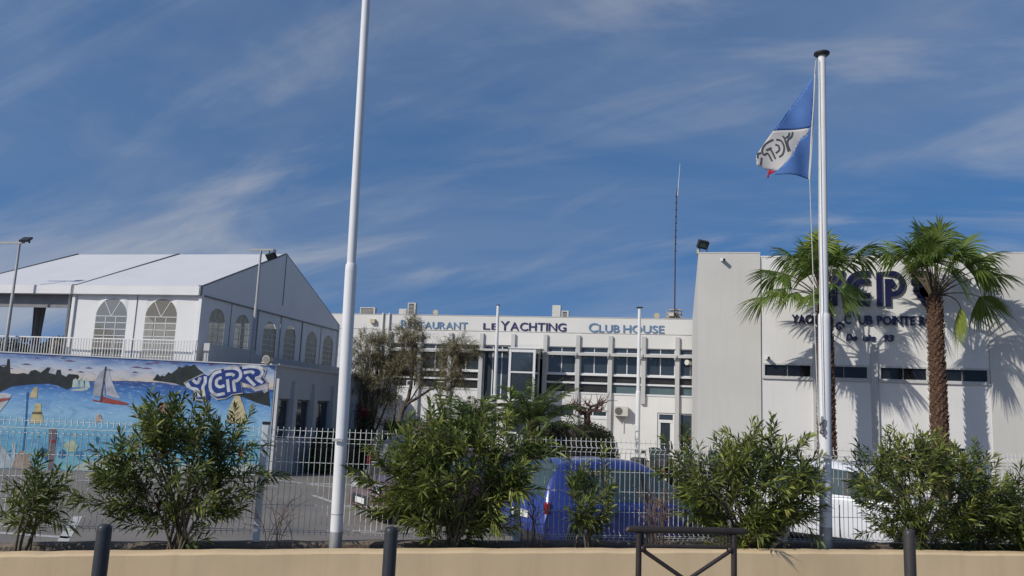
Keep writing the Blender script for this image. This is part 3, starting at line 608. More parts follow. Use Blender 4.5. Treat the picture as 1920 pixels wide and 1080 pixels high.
for i, (a, b) in enumerate(zip(PX[:-1], PX[1:])):
    if i in (3, 4): continue
    x0, x1 = a + .125, b - .125; y = YF + .10
    framed('transom_window', x0, x1, 5.90, 6.215, y, 2, .04)
    # sun-shade ledge with chamfered lower corners
    part('sunshade', M_['concrete'], club, lambda m: (m.box(x0 - .1, x1 + .1, YF - .36, YF - .155, 5.70, 5.87), m.box(x0 + .25, x1 - .25, YF - .2, YF + .17, 5.74, 5.86)), bevel=0.01)
    framed('window', x0, x1, 4.70, 5.89, y, 2, .05)
    boxp('sill', M_['alu'], club, x0, x1, YF - .02, YF + .2, 4.60, 4.70)
    boxp('spandrel_panel', M_['darkpanel'], club, x0, x1, YF + .12, YF + .16, 4.23, 4.60)
    boxp('rail', M_['alu'], club, x0, x1, YF - .0, YF + .2, 4.13, 4.23)
    boxp('spandrel_panel', M_['tealpanel'] if i >= 7 else M_['darkpanel'], club, x0, x1, YF + .12, YF + .16, 3.66, 4.13)
    boxp('sill', M_['alu'], club, x0, x1, YF - .02, YF + .22, 3.56, 3.66)
    if i in (0, 1): 
        framed('vent', x0 + 1.05, x0 + 1.5, 3.67, 4.0, YF + .03, 1, .05)
for i in (6, 8): # curtains and roller blinds inside
    x0 = PX[i] + .15; x1 = PX[i + 1] - .15
    n = 24; part('curtain', M_['curtain'], club, lambda m: m.add([(x0 + (x1 - x0) * (.5 if i == 6 else 0) + (x1 - x0) * (.5 if i == 6 else 1) * k / n, YF + .55 + .04 * math.sin(k * 1.9), z) for z in (4.5, 6.1) for k in range(n + 1)], [(k, k + 1, k + n + 2, k + n + 1) for k in range(n)], True))
framed('ground_window', PX[6] + .13, PX[7] - .13, 2.32, 2.62, YF + .08, 2, .05); boxp('sill', M_['alu'], club, PX[6] + .13, PX[7] - .13, YF - .02, YF + .24, 2.18, 2.32)
framed('ground_window', PX[5] + .13, PX[6] - .13, 2.30, 2.9, YF + .08, 2, .05); boxp('sill', M_['alu'], club, PX[5] + .13, PX[6] - .13, YF - .02, YF + .24, 2.15, 2.30)
# door with fanlight, window beside it
dr = part('door', M_['alu'], club, lambda m: (m.box(-1.39, -1.30, YF + .06, YF + .16, 0, 2.67), m.box(-.56, -.47, YF + .06, YF + .16, 0, 2.67), m.box(-1.30, -.56, YF + .06, YF + .15, 2.59, 2.67), m.box(-1.30, -.56, YF + .05, YF + .15, 2.14, 2.30), m.box(-1.30, -1.22, YF + .07, YF + .14, .1, 2.14), m.box(-.70, -.56, YF + .07, YF + .14, .1, 2.14), m.box(-1.30, -.56, YF + .07, YF + .14, 0, .1)))
MB().box(-1.29, -.57, YF + .10, YF + .11, 2.31, 2.58).build('pane', M_['glass'], dr); MB().box(-1.21, -.71, YF + .10, YF + .11, .11, 2.13).build('pane', M_['glass'], dr)
MB().box(-.66, -.63, YF + .03, YF + .07, 1.0, 1.16).build('handle', M_['black'], dr)
framed('ground_window', -.21, 1.42, .3, 2.67, YF + .08, 2, .07)
# first-floor glazed porch and dark entrance bay
porch = MB()
x0, x1, y0, y1, z0, z1 = -9.62, -8.10, 44.07, YF - .01, 0.0, 5.92
for x in (x0, x1 - .13):
    for y in (y0, y1 - .13): porch.box(x, x + .13, y, y + .13, z0, z1)
for z in (z1 - .2, 4.55, 3.0, 1.2):
    h = .2 if z > 5 else .09
    porch.box(x0 + .13, x1 - .13, y0 + .01, y0 + .12, z, z + h); porch.box(x0 + .01, x0 + .12, y0 + .13, y1 - .13, z, z + h); porch.box(x1 - .12, x1 - .01, y0 + .13, y1 - .13, z, z + h)
pf = porch.build('porch_frame', M_['alu'], club)
for za, zb in ((0.02, 1.2), (1.29, 3.0), (3.09, 4.55), (4.64, 5.72)):
    MB().box(x0 + .13, x1 - .13, y0 + .05, y0 + .06, za, zb).build('pane', M_['glass'], pf)
    MB().box(x1 - .07, x1 - .06, y0 + .13, y1 - .13, za, zb).build('pane', M_['glass'], pf); MB().box(x0 + .06, x0 + .07, y0 + .13, y1 - .13, za, zb).build('pane', M_['glass'], pf)
boxp('porch_roof', M_['alu'], club, x0 - .05, x1 + .3, y0 - .05, YF - .3, z1, z1 + .06)
part('porch_brace', M_['alu'], club, lambda m: m.tube([(x0 + .3, y0 + .6, 5.45), (x0 + .95, y0 + .6, 5.0)], 0.03, 6))
framed('entrance_glazing', PX[3] + .125, PX[4] - .125, 3.0, 6.2, YF + .12, 3, .06); gwall(PX[3] + .12, PX[4] - .12, 0, 3.0)
gwall(PX[4] + .12, PX[5] - .12, 5.95, 6.22)
framed('transom_window', PX[4] + .125, PX[5] - .125, 5.5, 5.94, YF + .12, 2, .05)
boxp('canopy', M_['concrete'], club, PX[3] - .3, PX[4] - .05, 44.4, YF - .29, 5.78, 5.90); boxp('canopy_soffit', M_['darkpanel'], club, PX[3] - .2, PX[4] - .1, 44.5, YF - .3, 5.70, 5.78)
for x in (-17.83, -17.42): part('downpipe', M_['fascia'], club, lambda m: m.tube([(x, YF - .1, 3.0), (x, YF - .1, 8.0)], 0.06, 8))
part('wall_lamp', M_['beige'], club, lambda m: m.box(-18.6, -18.3, YF - .25, YF - .03, 7.35, 7.6))
# outside stair with railing on the left
st = thing('outdoor_stair', 'concrete outdoor stair with thin metal railing beside the clubhouse', 'stair', (-16.9, 43.5, 0))
for k in range(14): boxp('step', M_['concrete'], st, -17.3, -16.2, 40.6 + k * .3, 40.9 + k * .3 if k < 13 else YF - .3, 0, .22 * (k + 1))
for k in range(14): part('baluster', M_['galv'], st, lambda m: m.tube([(-16.25, 40.75 + k * .3, .22 * (k + 1)), (-16.25, 40.75 + k * .3, .22 * (k + 1) + .95)], 0.012, 5))
part('handrail', M_['galv'], st, lambda m: m.tube([(-16.25, 40.75, 1.2), (-16.25, 44.7, 4.05)], 0.025, 6))

# ------------------------------------------------------------------ lettering
dg_cache = {}
def glyph(ch):
    """mesh polygons of one character of the built-in typeface, unit cap height about 0.73"""
    if ch in dg_cache: return dg_cache[ch]
    cu = bpy.data.curves.new('glyph', 'FONT'); cu.body = ch; cu.size = 1.0; cu.resolution_u = 4; cu.fill_mode = 'BOTH'
    ob = bpy.data.objects.new('glyph', cu); COL.objects.link(ob)
    dg = bpy.context.evaluated_depsgraph_get(); ev = ob.evaluated_get(dg); me = ev.to_mesh()
    vs = [tuple(v.co) for v in me.vertices]; fs = [tuple(p.vertices) for p in me.polygons]
    ev.to_mesh_clear(); bpy.data.objects.remove(ob); bpy.data.curves.remove(cu)
    xs = [v[0] for v in vs]; dg_cache[ch] = (vs, fs, min(xs), max(xs)); return dg_cache[ch]
def letter(parent, ch, x0, x1, z0, h, y, mt, depth=0.045, bold=0.0, shear=0.0, rot=0.0, name=None):
    vs, fs, a, b = glyph(ch)
    zmax = max(v[1] for v in vs) if ch.islower() is False else 0.73
    me = bpy.data.meshes.new('letter'); bm = bmesh.new()
    sxx = (x1 - x0) / max(b - a, 1e-6); szz = h / (0.73 if ch.islower() or ch.isdigit() else max(v[1] for v in vs))
    bv = [bm.verts.new(((v[0] - a) * sxx - (x1 - x0) / 2 + shear * v[1] * szz, 0, v[1] * szz)) for v in vs]
    for f in fs:
        try: bm.faces.new([bv[i] for i in f])
        except ValueError: pass
    bmesh.ops.remove_doubles(bm, verts=bm.verts, dist=1e-4)
    ext = bmesh.ops.extrude_face_region(bm, geom=list(bm.faces))
    bmesh.ops.translate(bm, verts=[e for e in ext['geom'] if isinstance(e, bmesh.types.BMVert)], vec=(0, -depth, 0))
    if bold:
        bmesh.ops.recalc_face_normals(bm, faces=bm.faces)
        bm.normal_update()
        for vtx in bm.verts:
            n = vtx.normal.copy(); n.y = 0
            if n.length > 1e-5: n.normalize(); vtx.co += n * bold
    bmesh.ops.recalc_face_normals(bm, faces=bm.faces)
    bm.to_mesh(me); bm.free(); me.materials.append(mt)
    o = bpy.data.objects.new(name or 'letter', me); link(o, parent)
    o.location = (Vector(((x0 + x1) / 2, y, z0)) - parent.location); o.rotation_euler = (0, rot, 0)
    return o
def words(parent, txt, x0, x1, z0, h, y, mt, big=(), bigf=1.3, **k):
    wd = []
    for i, c in enumerate(txt):
        if c == ' ': wd.append(.35); continue
        g = glyph(c); wd.append((g[3] - g[2]) * (bigf if i in big else 1) + .10)
    f = (x1 - x0) / sum(wd); x = x0
    for i, c in enumerate(txt):
        if c != ' ': letter(parent, c, x + .05 * f, x + wd[i] * f - .05 * f, z0, h * (bigf if i in big else 1), y, mt, **k)
        x += wd[i] * f
s = thing('fascia_lettering', 'pale blue raised letters reading RESTAURANT on the white fascia', 'sign', (-14.6, YF - .03, 7.10))
words(s, 'RESTAURANT', -16.72, -12.50, 7.10, 0.40, YF - .03, M_['steelblue'], (0,), 1.22, bold=.010)
s = thing('fascia_lettering', 'dark violet raised letters reading LE YACHTING on the white fascia', 'sign', (-9.1, YF - .03, 7.10))
words(s, 'LE', -11.60, -10.62, 7.12, 0.36, YF - .03, M_['violetblue'], bold=.008); words(s, 'YACHTING', -10.55, -6.60, 7.09, 0.46, YF - .03, M_['violetblue'], (0,), 1.15, bold=.010)
s = thing('fascia_lettering', 'pale blue raised letters reading CLUB HOUSE on the white fascia', 'sign', (-3.2, YF - .03, 7.09))
words(s, 'CLUB', -5.36, -3.55, 7.09, 0.42, YF - .03, M_['steelblue'], (0,), 1.2, bold=.010); words(s, 'HOUSE', -3.40, -1.05, 7.09, 0.42, YF - .03, M_['steelblue'], bold=.010)

# ------------------------------------------------------------------ roof equipment of the clubhouse
def acbox(name, label, x0, x1, y, z0, z1, d=.35, grille=True):
    t = thing(name, label, 'air conditioner', ((x0 + x1) / 2, y, 7.7))
    boxp('housing', M_['acwhite'], t, x0, x1, y, y + d, z0, z1, bevel=.015)
    if grille:
        g = boxp('grille', M_['darkpanel'], t, x0 + .06, x1 - .12, y - .012, y + .0, z0 + .06, z1 - .06)
        n = max(3, int((z1 - z0) / .1))
        for k in range(n): MB().box(x0 + .06, x1 - .12, y - .022, y - .012, z0 + .08 + (z1 - z0 - .16) * k / n, z0 + .105 + (z1 - z0 - .16) * k / n).build('slat', M_['acwhite'], g)
    for x in (x0 + .05, x1 - .05): boxp('foot', M_['galv'], t, x - .03, x + .03, y + .05, y + d - .05, 7.7, z0)
acbox('roof_air_conditioner', 'low wide dark fronted unit on the roof left of the restaurant letters', -20.64, -19.6, 48.5, 8.2, 8.72)
acbox('roof_air_conditioner', 'small pale unit beside the tall slatted one on the roof above restaurant letters', -17.96, -17.45, 48.5, 8.15, 8.66, grille=False)
acbox('roof_air_conditioner', 'tall slatted air conditioner on the roof above the restaurant letters', -17.38, -16.85, 48.5, 8.1, 9.06)
acbox('roof_air_conditioner', 'tall plain pale cabinet on the roof above the violet letters', -7.97, -7.45, 48.5, 8.1, 9.02, grille=False)
acbox('roof_air_conditioner', 'small dark faced unit on the roof beside the tall plain cabinet', -7.38, -6.94, 48.5, 8.1, 8.68)
for x, z, lb in ((-15.47, 8.45, 'small beige roof siren above the end of the restaurant letters'), (-1.6, 8.45, 'small beige roof siren beside the antenna base')):
    t = thing('roof_siren', lb, 'siren', (x, 48.5, 7.7), group='beige roof sirens')
    part('horn', M_['beige'], t, lambda m: m.tube([(x, 48.6, z), (x, 48.5, z), (x, 48.4, z)], [.06, .1, .17], 14)); part('stand', M_['galv'], t, lambda m: m.tube([(x, 48.6, 7.7), (x, 48.6, z)], .025, 6))
an = thing('radio_antenna', 'tall thin dark radio mast with white whip on the clubhouse roof', 'antenna', (-.52, 47.57, 7.7))
part('mast', M_['palmtrunk'], an, lambda m: m.tube([(-.54, 47.57, 7.7), (-.54, 47.57, 12), (-.50, 47.57, 15.6), (-.46, 47.57, 16.1)], [.04, .034, .03, .022], 8))
part('whip', M_['alu'], an, lambda m: m.tube([(-.43, 47.57, 15.6), (-.31, 47.57, 17.6)], [.022, .012], 6))
for k in range(9): part('clamp', M_['black'], an, lambda m: m.tube([(-.53 + .004 * k, 47.57, 12.2 + k * .42), (-.53 + .004 * k, 47.57, 12.27 + k * .42)], .052, 8))
rg = thing('antenna_rig', 'cluttered pale metal frame at the foot of the radio mast', 'frame', (-.6, 48, 7.7))
for a in ((-1.05, -.1, 8.25, 8.33), (-1.0, -.15, 8.5, 8.56), (-.85, -.2, 8.7, 8.76)): boxp('bar', M_['beige'], rg, a[0], a[1], 47.7, 48.1, a[2], a[3])
for x in (-1.0, -.7, -.35, -.15): boxp('upright', M_['galv'], rg, x - .03, x + .03, 47.85, 47.95, 7.7, 8.75)
boxp('box', M_['acwhite'], rg, -.9, -.6, 47.6, 47.9, 8.34, 8.49); boxp('box', M_['bark'], rg, -.5, -.3, 47.6, 47.9, 8.34, 8.5)
# wall air conditioner
t = thing('wall_air_conditioner', 'white outdoor air conditioner on brackets on the ground storey wall', 'air conditioner', (-3.37, YF - .03, 2.4))
boxp('housing', M_['acwhite'], t, -3.75, -2.99, YF - .43, YF - .08, 2.40, 2.94, bevel=.02)
part('fan_grille', M_['darkpanel'], t, lambda m: m.tube([(-3.5, YF - .435, 2.67), (-3.5, YF - .445, 2.67)], .21, 20))
for r_ in (.06, .12, .18): part('guard_ring', M_['acwhite'], t, lambda m: m.tube([(-3.5 + r_ * math.cos(q * math.pi / 10), YF - .452, 2.67 + r_ * math.sin(q * math.pi / 10)) for q in range(21)], .008, 4, cap=False))
for x in (-3.65, -3.1): boxp('bracket', M_['galv'], t, x - .02, x + .02, YF - .42, YF + .01, 2.34, 2.40)
part('conduit', M_['alu'], t, lambda m: m.tube([(-3.25, YF - .03, 2.4), (-3.25, YF - .03, 1.5)], .03, 6))

# ------------------------------------------------------------------ hall on the right
YR = 27.01
hall = thing('clubhouse_hall', 'tall windowless cream and white hall with high slit windows', 'building', (8, 34, 0))
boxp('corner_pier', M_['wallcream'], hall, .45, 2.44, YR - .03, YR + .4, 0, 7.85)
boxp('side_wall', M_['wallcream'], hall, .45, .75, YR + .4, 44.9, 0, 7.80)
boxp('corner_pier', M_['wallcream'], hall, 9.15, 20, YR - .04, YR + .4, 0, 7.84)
WN = [(2.50, 4.02), (4.22, 5.70), (5.98, 7.42), (7.62, 9.13)]
wz0, wz1 = 3.79, 4.25
boxp('wall', M_['wallwhite'], hall, 2.45, 9.145, YR, YR + .35, wz1, 7.72)
boxp('wall', M_['wallwhite'], hall, 2.45, 9.145, YR, YR + .35, 0, wz0)
for a, b in zip([2.45] + [w[1] for w in WN], [w[0] for w in WN] + [9.145]):
    if b - a > .01: boxp('wall', M_['wallwhite'], hall, a, b, YR, YR + .35, wz0, wz1)
boxp('coping', M_['wallwhite'], hall, 2.44, 9.15, YR - .012, YR + .4, 7.72, 7.77)
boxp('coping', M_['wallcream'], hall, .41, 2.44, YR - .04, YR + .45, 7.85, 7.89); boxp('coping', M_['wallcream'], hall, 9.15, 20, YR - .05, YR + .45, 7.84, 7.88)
boxp('roof', M_['roofgravel'], hall, .75, 20, YR + .45, 44.9, 7.4, 7.6)
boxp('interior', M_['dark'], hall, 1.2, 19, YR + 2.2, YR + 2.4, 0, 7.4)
for x0, x1 in WN:
    f = part('slit_window', M_['concrete'], hall, lambda m: (m.box(x0, x1, YR - .03, YR + .12, wz1 - .055, wz1 - .001), m.box(x0, x1, YR - .03, YR + .12, wz0 + .001, wz0 + .055), m.box(x0, x0 + .06, YR - .03, YR + .12, wz0 + .055, wz1 - .055), m.box(x1 - .06, x1, YR - .03, YR + .12, wz0 + .055, wz1 - .055)))
    MB().box(x0 + .062, x1 - .062, YR + .05, YR + .06, wz0 + .057, wz1 - .057).build('pane', M_['slitglass'], f)
    MB().box((x0 + x1) / 2 - .015, (x0 + x1) / 2 + .015, YR + .035, YR + .05, wz0 + .057, wz1 - .057).build('glazing_bar', M_['seam'], f)
    boxp('sill', M_['concrete'], hall, x0 - .02, x1 + .02, YR - .06, YR + .02, wz0 - .05, wz0)
for x in (4.12, 5.84, 7.52): boxp('fin', M_['concrete'], hall, x - .10, x + .10, YR - .09, YR, 0, 4.92)
boxp('panel_joint', M_['seam'], hall, 2.438, 2.452, YR - .034, YR - .001, 0, 7.7)
# big stylised letters Y C P R, each drawn as two parallel strokes
def arc(cx, cz, rx, rz, a0, a1, n=12): return [(cx + rx * math.cos(R(a0 + (a1 - a0) * i / n)), cz + rz * math.sin(R(a0 + (a1 - a0) * i / n))) for i in range(n + 1)]
sgn = thing('big_logo_lettering', 'large navy double stroke letters YCPR high on the white hall wall', 'sign', (6.0, YR, 6.13))
def bigletter(name, x0, strokes, w):
    H = 1.14
    def f(m):
        for st_ in strokes: m.prism(ribbon(st_, w, steps=1), lambda a, b, d: (x0 + a * H, YR - d, 6.13 + b * H), 0.004, 0.08)
    part(name, M_['navy'], sgn, f)
C1 = [(.66, .93)] + arc(.45, .5, .38, .43, 90, 270) + [(.66, .07)]; C2 = [(.66, .70)] + arc(.46, .5, .19, .20, 90, 270) + [(.66, .30)]
P1_ = [(.07, 0), (.07, .93), (.40, .93)] + arc(.40, .64, .27, .29, 90, -90)[1:] + [(.36, .35)]; P2_ = [(.29, 0), (.29, .58), (.40, .58), (.43, .62), (.40, .70), (.22, .70)]
R1_ = [(.02, .93), (.38, .93)] + arc(.38, .66, .26, .27, 90, -70)[1:] + [(.46, .38), (.68, .02)]; R2_ = [(.02, .70), (.36, .70), (.40, .64), (.34, .56), (.12, .52), (.12, .46), (.42, .02)]
Y1_ = [(.02, 1.0), (.06, .78), (.20, .60), (.26, .45), (.26, 0)]; Y2_ = [(.68, 1.0), (.64, .78), (.52, .60), (.46, .45), (.46, 0)]; Y3_ = [(.24, 1.0), (.27, .82), (.36, .74), (.45, .82), (.48, 1.0)]
bigletter('letter_y', 4.20, [Y1_, Y2_, Y3_], .13); bigletter('letter_c', 5.03, [C1, C2], .145); bigletter('letter_p', 5.98, [P1_, P2_], .145); bigletter('letter_r', 6.98, [R1_, R2_], .145)
s = thing('yacht_club_lettering', 'navy raised letters naming the yachting club with a G slipped down', 'sign', (5.9, YR, 5.55))
LX = lambda p: 3.40 + .0159 * (p - 1484)
for wd_, a, b in (('YACH', 1484, 1534), ('TIN', 1535, 1562), ('UB', 1610, 1638), ('POINTE', 1645, 1716), ('ROU', 1722, 1763)):
    words(s, wd_, LX(a), LX(b), 5.55, .27, YR - .004, M_['navy'], depth=.07, bold=.010)
letter(s, 'C', LX(1585), LX(1597), 5.56, .27, YR - .004, M_['navy'], .05, .010); letter(s, 'G', LX(1562), LX(1576), 5.42, .25, YR - .004, M_['navy'], .05, .010, rot=R(55))
s = thing('founding_date_lettering', 'small dark slanted letters with gaps below the yacht club name', 'sign', (5.7, YR, 5.03))
for c, a, b in (('D', 1587, 1597), ('e', 1598, 1607), ('u', 1618, 1626), ('i', 1628, 1631), ('s', 1633, 1641), ('9', 1656, 1664), ('3', 1665, 1674)):
    letter(s, c, LX(a), LX(b), 5.03, .20, YR - .004, M_['navy'], .05, .008, shear=.2)
# loose screw stubs where letters have fallen, as tiny studs
# floodlight on the hall roof corner
t = thing('roof_floodlight', 'black floodlight on a bracket at the top left corner of the hall', 'floodlight', (.55, YR, 7.89))
FM = Matrix.Rotation(R(18), 3, 'Z') @ Matrix.Rotation(R(30), 3, 'X') @ Matrix.Rotation(R(8), 3, 'Y')
part('housing', M_['black'], t, lambda m: m.obox((.60, YR, 8.16), (.36, .18, .28), FM), bevel=.02)
part('lens', M_['glass'], t, lambda m: m.obox(Vector((.60, YR, 8.16)) + FM @ Vector((-.01, -.095, 0)), (.27, .012, .2), FM)); part('reflector', M_['alu'], t, lambda m: m.obox(Vector((.60, YR, 8.16)) + FM @ Vector((-.01, -.093, -.01)), (.2, .006, .13), FM))
part('bracket', M_['black'], t, lambda m: (m.box(.48, .51, YR - .03, YR + .03, 7.89, 8.08), m.box(.72, .75, YR - .03, YR + .03, 7.89, 8.08))); boxp('junction_box', M_['beige'], t, .40, .50, YR - .02, YR + .06, 7.89, 8.0)
def seccam(x, z, lb):
    t = thing('security_camera', lb, 'camera', (x, YR, z), group='wall cameras')
    part('housing', M_['alu'], t, lambda m: m.obox((x, YR - .16, z), (.09, .22, .09), Matrix.Rotation(R(14), 3, 'X') @ Matrix.Rotation(R(20), 3, 'Z'))); part('lens', M_['black'], t, lambda m: m.obox((x + .04, YR - .26, z - .03), (.07, .02, .07), Matrix.Rotation(R(14), 3, 'X') @ Matrix.Rotation(R(20), 3, 'Z')))
    part('bracket', M_['alu'], t, lambda m: m.box(x - .02, x + .02, YR - .1, YR, z - .03, z + .02))
seccam(1.24, 7.62, 'white security camera near the top left corner of the hall'); seccam(2.62, 4.42, 'small white security camera just above the first slit window')
# second floodlight at the clubhouse corner
t = thing('wall_floodlight', 'pale spotlight on an arm beside the last clubhouse window', 'floodlight', (.35, 44.9, 5.4))
part('arm', M_['galv'], t, lambda m: m.tube([(.45, 44.85, 4.6), (.36, 44.8, 4.7), (.36, 44.8, 5.3)], .025, 6)); part('head', M_['acwhite'], t, lambda m: m.tube([(.42, 44.75, 5.36), (.24, 44.6, 5.42), (.16, 44.5, 5.42)], [.07, .13, .15], 12))
# ------------------------------------------------------------------ foliage tools
def nrm(a): return a / np.maximum(np.linalg.norm(a, axis=-1, keepdims=True), 1e-9)
def leaf_object(name, mt, parent, P, D, L, W, tint, droop=0.15, fold=0.25, seed=0, roll=None):
    """many lance-shaped folded leaves as one mesh: P base points, D directions, L lengths, W widths"""
    g = np.random.default_rng(seed); n = len(P); D = nrm(D)
    ref = nrm(g.normal(size=(n, 3)) * np.array([1, 1, 0.35]) + np.array([0, 0, 1.2]))
    S = nrm(np.cross(D, ref)); U = nrm(np.cross(S, D))
    L = L[:, None]; W = W[:, None]
    mid = P + D * L * .5 - np.array([0, 0, 1.]) * L * droop * .3
    tip = P + D * L - np.array([0, 0, 1.]) * L * droop
    a = mid + S * W * .5 + U * W * fold; b = mid - S * W * .5 + U * W * fold
    V = np.stack([P, a, mid, b, tip], axis=1).reshape(-1, 3)
    off = np.array(parent.location) if parent is not None and parent.parent is None else np.zeros(3)
    if parent is not None and parent.parent is not None: off = np.array(parent.parent.location) + np.array(parent.location)
    V = V - off
    i = np.arange(n)[:, None] * 5
    F = np.concatenate([i + np.array([[0, 2, 1]]), i + np.array([[0, 3, 2]]), i + np.array([[1, 2, 4]]), i + np.array([[2, 3, 4]])])
    me = bpy.data.meshes.new(name)
    me.vertices.add(len(V)); me.vertices.foreach_set('co', V.astype(np.float32).ravel())
    me.loops.add(len(F) * 3); me.loops.foreach_set('vertex_index', F.astype(np.int32).ravel())
    me.polygons.add(len(F)); me.polygons.foreach_set('loop_start', np.arange(len(F), dtype=np.int32) * 3)
    me.update(calc_edges=True)
    at = me.attributes.new('tint', 'FLOAT', 'POINT'); at.data.foreach_set('value', np.repeat(np.clip(tint, 0, 1), 5).astype(np.float32))
    me.materials.append(mt); me.validate()
    o = bpy.data.objects.new(name, me); link(o, parent); return o
def bez(p0, p1, p2, n):
    t = np.linspace(0, 1, n)[:, None]; return (1 - t) ** 2 * p0 + 2 * t * (1 - t) * p1 + t ** 2 * p2

# ------------------------------------------------------------------ oleanders in the planted strip
def oleander(label, s, o, ctr, rad, z0, z1, nend, seed, lean=0.0, leafL=0.13, wmul=1.18, whorl=14, low=None, shade=0.0):
    """s,o: foot in the strip; ctr: crown centre shift along strip; rad: half widths; z0..z1 crown heights"""
    g = np.random.default_rng(seed); base = np.array(fp(s, o, wtop(s) - .08)); ft = np.array(FT); fn = np.array(FN)
    t = thing('oleander_bush', label, 'bush', tuple(base), group='oleanders in the planted strip')
    P, D, T = [], [], []; st = MB(); cz = (z0 + z1) / 2; hz = (z1 - z0) / 2
    trunks = []
    for k in range(max(4, nend // 9)):
        az = k * 2.4 + g.uniform(-.4, .4); sp_ = g.uniform(.25, .62)
        tip = base * np.array([1, 1, 0]) + ft * (ctr * .7 + math.cos(az) * rad[0] * sp_) + fn * (math.sin(az) * rad[1] * sp_ + lean) + np.array([0, 0, base[2] + (z1 - base[2]) * g.uniform(.45, .7)])
        b0 = base + ft * g.normal() * .045 + fn * g.normal() * .035
        c = b0 + (tip - b0) * np.array([.3, .3, .6]); cur = bez(b0, c, tip, 10); r0 = g.uniform(.010, .019); trunks.append(cur)
        st.tube([tuple(p) for p in cur], [r0 * (1 - .6 * i / 9) for i in range(10)], 6, cap=False)
    for e in range(nend):
        q = g.normal(size=3); q /= np.linalg.norm(q); rr = g.uniform(.25, 1.0) ** .55 * g.uniform(.8, 1.16)
        end = base * np.array([1, 1, 0]) + ft * (ctr + q[0] * rad[0] * rr) + fn * (q[1] * rad[1] * rr + lean) + np.array([0, 0, cz + q[2] * hz * rr])
        best = min(((np.linalg.norm(t_[i] - end) + g.uniform(0, .12) + (.5 if t_[i][2] > end[2] - .03 else 0), k, i) for k, t_ in enumerate(trunks) for i in range(1, 10)))
        b0 = trunks[best[1]][best[2]]; d = end - b0
        c = b0 + d * np.array([.6, .6, .35]) + g.normal(size=3) * .03
        cur = bez(b0, c, end, 12)
        r0 = g.uniform(.005, .008)
        st.tube([tuple(p) for p in cur[::1]], [r0 * (1 - .7 * i / 11) for i in range(12)], 5, cap=False)
        # side twigs with whorls of leaves
        twigs = [(cur, g.uniform(.05, .3))]
        for k in range(g.integers(1, 3)):
            i0 = g.integers(5, 10); p0 = cur[i0]; dd = nrm(cur[min(i0 + 1, 11)] - cur[i0 - 1]) + g.normal(size=3) * .55 + np.array([0, 0, .25]); dd = nrm(dd)
            tl = g.uniform(.16, .32); tw = bez(p0, p0 + dd * tl * .5, p0 + dd * tl + np.array([0, 0, .05]), 6)
            st.tube([tuple(p) for p in tw], [.0045, .004, .0035, .003, .0025, .002], 4, cap=False); twigs.append((tw, 0.2))
        for tw, f0 in twigs:
            m = len(tw); L_ = np.linalg.norm(np.diff(tw, axis=0), axis=1).sum(); nw = int(max(5, L_ * (1 - f0) / .030))
            nw = min(nw, whorl)
            tone = g.uniform(0.05, .95) ** 1.25
            for j in range(nw):
                u = f0 + (1 - f0) * (j + .5) / nw; x = u * (m - 1); i = min(int(x), m - 2); fr_ = x - i
                p = tw[i] * (1 - fr_) + tw[i + 1] * fr_; ax = nrm(tw[i + 1] - tw[i])
                a = nrm(np.cross(ax, g.normal(size=3))); b = np.cross(ax, a); ph = g.uniform(0, 6.28)
                for k in range(3):
                    an = ph + k * 2.094 + g.normal() * .25; out = a * math.cos(an) + b * math.sin(an)
                    spread = 1.05 - .75 * (j / nw) + g.normal() * .18
                    D.append(ax * math.cos(spread) + out * math.sin(spread)); P.append(p); T.append(shade + tone * .75 + g.normal() * .16 + (.2 if j > nw * .75 else 0))
    st.build('stem', M_['oleanderstem'], t, recalc=False)
    P = np.array(P); D = np.array(D); n = len(P); g2 = np.random.default_rng(seed + 50)
    leaf_object('foliage', M_['oleander'], t, P, D, g2.uniform(.7, 1.15, n) * leafL, g2.uniform(.8, 1.25, n) * .017 * wmul, np.array(T), droop=.22, seed=seed)
    k = g2.choice(n, max(12, n // 55), replace=False)
    dl = leaf_object('dry_leaf', M_['dryleaf'], t, P[k], D[k] + g2.normal(size=(len(k), 3)) * .3, g2.uniform(.08, .13, len(k)), np.full(len(k), .018), g2.uniform(0, 1, len(k)), droop=.4, seed=seed + 9); dl['kind'] = 'stuff'
    return t
oleander('small oleander at the far left end of the planted strip', -2.35, .28, -.02, (.26, .22), 1.06, 1.55, 18, 11, shade=.05)
oleander('large rounded oleander in front of the painted seaside wall', -1.13, .28, -.10, (.80, .38), 1.05, 2.30, 108, 12, shade=-.02, leafL=.12)
oleander('broad oleander right of the tall left flagpole hiding the copper car', 1.32, .28, .02, (.84, .40), 1.08, 2.32, 122, 13, shade=.10, leafL=.14, wmul=1.25)
oleander('low thin oleander in front of the blue car', 2.62, .26, .0, (.34, .24), 1.12, 1.92, 17, 14, shade=.1)
oleander('big oleander between the barrier and the flag pole', 4.22, .30, .05, (.90, .42), 1.06, 2.28, 124, 15, lean=.07, shade=.14, leafL=.125)
oleander('wide oleander in front of the right hand fan palm', 6.12, .30, .08, (.84, .42), 1.08, 2.26, 118, 16, lean=.07, shade=.06, leafL=.118, wmul=1.1)
oleander('half cropped oleander at the right edge of the planted strip', 7.42, .30, .0, (.56, .38), 1.06, 1.80, 72, 17, lean=.05, shade=-.05)
oleander('dark low oleander shoot squeezed between the two right hand bushes', 6.86, .22, .0, (.3, .2), 1.06, 1.58, 22, 18)
